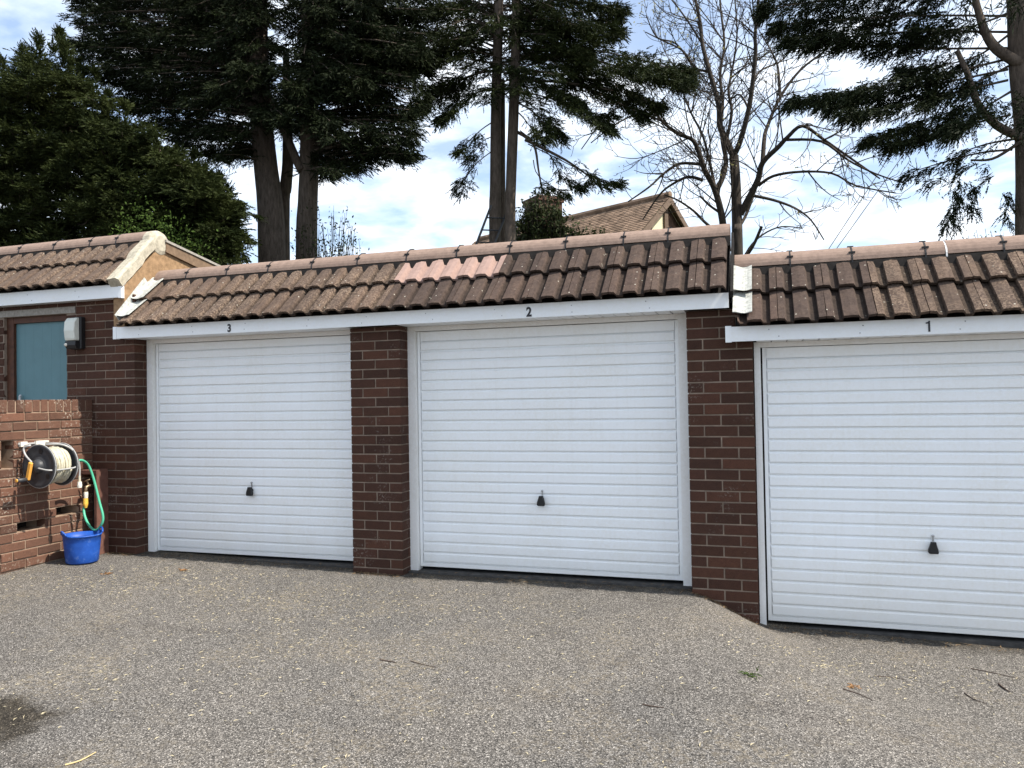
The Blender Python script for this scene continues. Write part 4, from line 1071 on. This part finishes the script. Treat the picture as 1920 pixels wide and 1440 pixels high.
# broad-leaved shrubs
def shrub(name, label, poly, y0, depth, n, stem_px, leaf, mat, cat='shrub', twigs=True, lw=.45, nleaf=26):
    root = empty(name, foot(*stem_px, y0)); tag(root, label, cat)
    mb = MB(); Ls = []
    base = foot(*stem_px, y0)
    for (px, py) in poly_tips(poly, n, 60):
        tip = at(px, py, y0+rnd.uniform(-depth, depth))
        st = base+(tip-base)*np.array((.25, .25, .45)); mid = (st+tip)/2+rng.normal(0, .08, 3)
        Q = smooth_pts([base+rng.normal(0, .04, 3)*np.array((1, 1, 0)), st, mid, tip], 4)
        if twigs: mb.tube(Q, list(np.linspace(.012, .003, len(Q))), 4, cap=False)
        for _ in range(nleaf):
            t = rnd.uniform(.62, 1.02); i = min(int(t*(len(Q)-1)), len(Q)-1)
            c = Q[i]+rng.normal(0, .07, 3); u = unit(rng.normal(0, 1, 3)+np.array((0, 0, .2))); w = unit(np.cross(u, rng.normal(0, 1, 3))); s_ = leaf*rnd.uniform(.6, 1.3)
            Ls.append([c, c+u*s_*.5-w*s_*lw*.5, c+u*s_, c+u*s_*.5+w*s_*lw*.5])
    V = np.array(Ls).reshape(-1, 3)
    inst('leaves', fast_mesh('leaves', V, np.arange(len(V)).reshape(-1, 4), mat), root)
    if twigs: mb.build('stems', M_TWIG, root)
    under(root)
shrub('evergreen_shrub', 'bright green bushy shrub just behind the outbuilding ridge', [(180, 480), (180, 440), (215, 400), (252, 362), (300, 382), (340, 405), (380, 400), (405, 440), (415, 490)], 5.0, .7, 230, (310, 480), .06, M_SHR, twigs=False, nleaf=70)
shrub('leafy_shrub', 'thin dark-leaved shrub beside the ivy-clad trunk over garage 3', [(600, 480), (600, 420), (625, 385), (650, 378), (672, 420), (680, 470)], 6.6, .4, 46, (630, 490), .06, M_IVY)
shrub('trunk_ivy', 'ivy clinging to the lower trunk of the dark conifer', [(552, 490), (556, 380), (566, 360), (596, 380), (604, 400), (602, 490)], 7.25, .12, 22, (578, 490), .06, M_IVY, 'ivy')
shrub('ivy_bush', 'dark ivy bush hanging round the brick chimney', [(960, 450), (965, 400), (985, 375), (1010, 355), (1040, 365), (1060, 395), (1078, 415), (1130, 432), (1150, 445)], 18.0, .35, 330, (1030, 460), .15, M_IVY, 'ivy', nleaf=40)
shrub('leafy_shrub', 'small pale green shrub showing over the ridge of garage 1', [(1805, 450), (1820, 435), (1850, 425), (1900, 430), (1930, 450)], 9.0, .4, 16, (1860, 470), .05, M_SHR)

# ------------------------------------------------------------------ house behind
hz = empty('house', (-5, 22, 0)); tag(hz, 'distant house with brown tiled roof and cream timbered gable', 'house')
A = np.array((-2.878, 20., 7.906)); d = unit(np.array((-3.713, 1.893, 0.))); p = np.array((d[1], -d[0], 0))*-1
p = p if p[1] < 0 else -p
def hp_(s, t, z): return A*np.array((1, 1, 0))+d*s+p*t+np.array((0, 0, z))
def house_rt(z): return z
HW, PT = 4.0, math.tan(R(40)); LEN = 9.0; ZE = A[2]-HW*PT
M_HT, n_, b__ = new_mat('old_roof_tiles', .9, .1)
vv = n_.nodes.new('ShaderNodeTexVoronoi'); vv.inputs['Scale'].default_value = 5; n_.links.new(coords(n_, 'World'), vv.inputs['Vector'])
sc_ = n_.nodes.new('ShaderNodeSeparateColor'); n_.links.new(vv.outputs['Color'], sc_.inputs[0])
n_.links.new(rampo(n_, sc_.outputs[0], [(0, (.15, .105, .075)), (.5, (.22, .155, .11)), (1, (.30, .21, .15))]), b__.inputs['Base Color'])
M_CREAM = simple('cream_render', (.62, .55, .38), .9, .1, var=.08, nscale=5); M_TIMB = simple('weathered_timber', (.14, .10, .075), .85, .2, var=.2)
def quadmesh(name, quads, mat, parent):
    V = []; F = []
    for q in quads: b0 = len(V); V += [tuple(x) for x in q]; F.append(tuple(range(b0, b0+len(q))))
    mb = MB(); mb.v = V; mb.f = F; return mb.build(name, mat, parent)
for sg in (1, -1):
    q = []; nrow = 44; sl_ = (HW+.3)/nrow
    for i in range(nrow):
        t0_, t1_ = i*sl_, (i+1)*sl_
        for sa in np.arange(-.25, LEN, .5):
            lift = .03+rnd.uniform(-.006, .01)
            a, b_, c, e = hp_(sa, sg*t0_, A[2]-t0_*PT+.005), hp_(sa+.49, sg*t0_, A[2]-t0_*PT+.005), hp_(sa+.49, sg*t1_, A[2]-t1_*PT+lift), hp_(sa, sg*t1_, A[2]-t1_*PT+lift)
            q.append((a, b_, c, e)); q.append((e, c, c-np.array((0, 0, .035)), e-np.array((0, 0, .035))))
    quadmesh('roof_slope', q, M_HT, hz)
rt = [hp_(-.25, 0, A[2]+.05), hp_(LEN, 0, A[2]+.05)]; MB().tube([rt[0], rt[1]], .11, 8).build('ridge', M_HT, hz)
q = [(hp_(0, -HW, 0), hp_(0, HW, 0), hp_(0, HW, ZE), hp_(0, 0, A[2]-.05), hp_(0, -HW, ZE)), (hp_(LEN-.2, -HW, 0), hp_(LEN-.2, HW, 0), hp_(LEN-.2, HW, ZE), hp_(LEN-.2, 0, A[2]-.05), hp_(LEN-.2, -HW, ZE))]
for sg in (1, -1): q.append((hp_(0, sg*HW, 0), hp_(LEN-.2, sg*HW, 0), hp_(LEN-.2, sg*HW, ZE), hp_(0, sg*HW, ZE)))
quadmesh('wall', q, M_CREAM, hz)
M_HB = simple('red_house_brick', (.085, .050, .038), .9, .1, var=.4, nscale=9, bumps=.5)
for sg in (1, -1):
    a0, a1 = hp_(-.28, 0, A[2]-.02), hp_(-.28, sg*(HW+.3), A[2]-.02-(HW+.3)*PT)
    quadmesh('barge_board', [(a0, a1, a1-np.array((0, 0, .24)), a0-np.array((0, 0, .24))), (a0, a1, a1-d*-.05, a0-d*-.05), (a0-np.array((0, 0, .24)), a1-np.array((0, 0, .24)), a1-np.array((0, 0, .24))+d*.05, a0-np.array((0, 0, .24))+d*.05)], M_TIMB, hz)
def gbar(t0, z0, t1, z1, w, mat, nm='timber'):
    o = MB().tube([hp_(-.03, t0, z0), hp_(-.03, t1, z1)], w, 4); o.build(nm, mat, hz)
gbar(.0, 4, .0, A[2]-.35, .10, M_TIMB); gbar(-1.4, 6.55, 1.4, 6.55, .10, M_TIMB); gbar(-.9, 4, -.9, 7.0, .08, M_TIMB); gbar(.9, 4, .9, 7.0, .08, M_TIMB)
quadmesh('brick_panel', [(hp_(-.012, -.05, 4.5), hp_(-.012, -2.2, 4.5), hp_(-.012, -2.2, A[2]-.1-2.2*PT), hp_(-.012, -.05, A[2]-.1-.05*PT))], M_HB, hz)
# chimney stack
cpt = at(1020, 450, 19.0); ch = MB().box(-.45, .45, -.45, .45, 0, at(1020, 382, 19.0)[2]); ch.box(-.5, .5, -.5, .5, at(1020, 382, 19)[2]-.02, at(1020, 374, 19)[2])
o = ch.build('chimney', M_HB, hz, (cpt[0], 19., 0), (0, 0, R(-42)))
under(hz)

# ladder against the twin-stemmed conifer
ld = empty('ladder', foot(885, 470, 8.2)); tag(ld, 'grey ladder leaning on the left of the twin-stemmed conifer', 'ladder')
a, b_ = at(893, 458, 8.15), at(921, 385, 8.25); dv_ = (a-b_); a = a+dv_*((a[2]+.1)/abs(dv_[2])); off = np.array((.30, .18, 0))
for k_, oo in enumerate((0, 1)): MB().tube([a+off*oo, b_+off*oo], .022, 6).build('rail', M_GREYP, ld)
nr = int(np.linalg.norm(b_-a)/.25)
for i in range(1, nr): q_ = a+(b_-a)*i/nr; MB().tube([q_, q_+off], .014, 6).build('rung', M_GREYP, ld)
under(ld)
# pair of overhead cables
M_CAB = simple('grey_cable', (.10, .10, .11), .6, .3)
for nm, (p0, p1) in {'left-hand of the two thin cables slanting behind the bare tree': ((1528, 500), (1668, 285)), 'right-hand of the two thin cables slanting behind the bare tree': ((1540, 500), (1692, 285))}.items():
    a, b_ = at(*p0, 15.), at(*p1, 15.5); e = b_+(b_-a)*1.5; s0 = a-(b_-a)*.9
    P = [s0+(e-s0)*t-np.array((0, 0, .10*math.sin(math.pi*t))) for t in np.linspace(0, 1, 9)]
    tag(MB().tube(P, .010, 5).build('overhead_cable', M_CAB), nm, 'cable', 'overhead cables')

# ------------------------------------------------------------------ litter on the yard
M_STRAW = simple('dry_needles', (.36, .315, .215), .9, .1, var=.35, nscale=40); M_TW = simple('fallen_twig', (.075, .055, .045), .9, .1, var=.3); M_PALE = simple('pale_twig', (.50, .38, .20), .8, .1, var=.2)
drift = [(bz_x, bz_y, s_, n_) for bz_x, bz_y, s_, n_ in ((-4.2, -.5, .55, 500), (-3.2, -.9, .6, 500), (-4.8, -.9, .4, 260), (-2.2, -.7, .5, 260), (-2.7, -1.5, .6, 260), (.3, -.75, .30, 220), (1.1, -.6, .5, 260), (-1.2, -1.0, .7, 220), (-3.2, -2.3, .6, 260), (0, -1.8, 1.2, 250), (-2, -2.2, 1.0, 300))]
V = []
for cx_, cy_, s_, n_ in drift:
    for _ in range(n_):
        x, y = rnd.gauss(cx_, s_), rnd.gauss(cy_, s_*.45)
        if y > -.05 or y < -3.6 or x < -5.7: continue
        z = gz(x, y)+.004; a = rnd.uniform(0, 2*math.pi); l = rnd.uniform(.005, .018); w = rnd.uniform(.001, .0026)
        u, q_ = np.array((math.cos(a), math.sin(a), rnd.uniform(-.1, .25))), np.array((-math.sin(a), math.cos(a), 0))
        c = np.array((x, y, z)); V += [c-u*l-q_*w, c-u*l*.2+q_*w*1.6+np.array((0, 0, .003)), c+u*l]
o = inst('needle_litter', tri_mesh('needle_litter', np.array(V), M_STRAW)); tag(o, 'dry straw-coloured needle litter scattered over the tarmac', 'litter', None, 'stuff')
V = []
for _ in range(1500):
    x = rnd.choice((rnd.uniform(-5.25, -3.15), rnd.uniform(-2.68, -.5), rnd.uniform(0, 2.1), rnd.uniform(-5.7, -5.3), rnd.uniform(-3.1, -2.7), rnd.uniform(-.48, -.05)))
    inside = (-5.25 < x < -3.15) or (-2.68 < x < -.5) or x > 0
    y = rnd.uniform(-.03, .13) if inside and x < 0 else (rnd.uniform(-.05, .07) if x > 0 else -abs(rnd.gauss(.0, .035)))
    z = max(gz(x, y), (.026 if x < -3.1 else .014 if x < -.4 else -.21) if y > .09 else -9)+.004
    a = rnd.uniform(0, 6.28); l = rnd.uniform(.006, .022); w = rnd.uniform(.002, .008); u, q_ = np.array((math.cos(a), math.sin(a), rnd.uniform(0, .5))), np.array((-math.sin(a), math.cos(a), rnd.uniform(0, .4)))
    c = np.array((x, y, z)); V += [c-u*l, c+q_*w, c+u*l]
o = inst('leaf_debris', tri_mesh('leaf_debris', np.array(V), simple('brown_leaf_debris', (.16, .11, .065), .9, .1, var=.5, nscale=60))); tag(o, 'brown leaf and grit debris gathered along the garage thresholds', 'litter', None, 'stuff')
def on_ground(px, py):
    d_ = CF+(px-960)/FPX*CR+(720-py)/FPX*CU; z = -.1
    for _ in range(8):
        P = CAM+d_*((z-CAM[2])/d_[2]); z = gz(P[0], P[1])
    return P
def fallen(name, label, pts, r_, mat, cat='twig', group='fallen twigs on the tarmac'):
    P = [on_ground(*q)+np.array((0, 0, r_*.9)) for q in pts]
    Q = smooth_pts(P, 3); tag(MB().tube(Q, list(np.linspace(r_, r_*.5, len(Q))), 5).build(name, mat), label, cat, group)
fallen('fallen_twig', 'pale curved twig on the tarmac at the lower left corner', [(122, 1436), (150, 1428), (180, 1412)], .0045, M_PALE)
fallen('fallen_twig', 'thick dark twig on the tarmac near the right edge', [(1872, 1284), (1882, 1292), (1893, 1299)], .006, M_TW)
fallen('fallen_twig', 'long thin twig in the straw drift in front of garage 1', [(1580, 1292), (1610, 1302), (1636, 1314)], .003, M_TW)
fallen('fallen_twig', 'thin bent twig lying right of the straw drift in front of garage 1', [(1808, 1300), (1826, 1312), (1850, 1320)], .003, M_TW)
fallen('fallen_twig', 'dark twig on the tarmac in the lower middle of the yard', [(1205, 1322), (1222, 1325), (1245, 1328)], .0035, M_TW)
fallen('fallen_twig', 'short dark twig on the tarmac below the pillar between doors 3 and 2', [(712, 1238), (724, 1240), (742, 1243)], .004, M_TW)
fallen('fallen_twig', 'thin twig crossing the tarmac at the right edge below door 1', [(1820, 1254), (1860, 1262), (1905, 1272)], .003, M_TW)
fallen('fallen_twig', 'slim twig on the tarmac to the right of the lowest pillar', [(1640, 1268), (1670, 1270), (1696, 1275)], .0025, M_TW)
fallen('fallen_twig', 'small dark twig on the tarmac in the centre, left of the green sprig', [(770, 1240), (790, 1246), (818, 1252)], .0025, M_TW)
def sprig(name, label, px, py, size, mat, cat):
    c = on_ground(px, py)+np.array((0, 0, .008)); n = 14
    O = np.repeat(c[None], n, 0)+rng.normal(0, size*.3, (n, 3))*np.array((1, 1, .1)); D = unit(rng.normal(0, 1, (n, 3))*np.array((1, 1, .15))+np.array((0, 0, .1)))
    tag(inst(name, tri_mesh(name, sprays(O, D, np.full(n, size), .003, 7, .1), mat)), label, cat)
sprig('conifer_sprig', 'small green conifer sprig on the tarmac in front of the lowest pillar', 1410, 1266, .05, M_SHR, 'sprig')
M_DL = simple('dead_leaf', (.30, .17, .08), .9, .1, var=.25)
sprig('dead_leaf', 'crumpled brown dead leaf on the tarmac right of the blue tub', 200, 1078, .035, M_DL, 'leaf')
sprig('dead_leaf', 'crumpled brown dead leaf in the straw drift before garage 1', 1600, 1290, .03, M_DL, 'leaf')
sprig('dead_leaf', 'curled brown dead leaf on the tarmac before the left edge of door 3', 343, 1070, .04, M_DL, 'leaf')
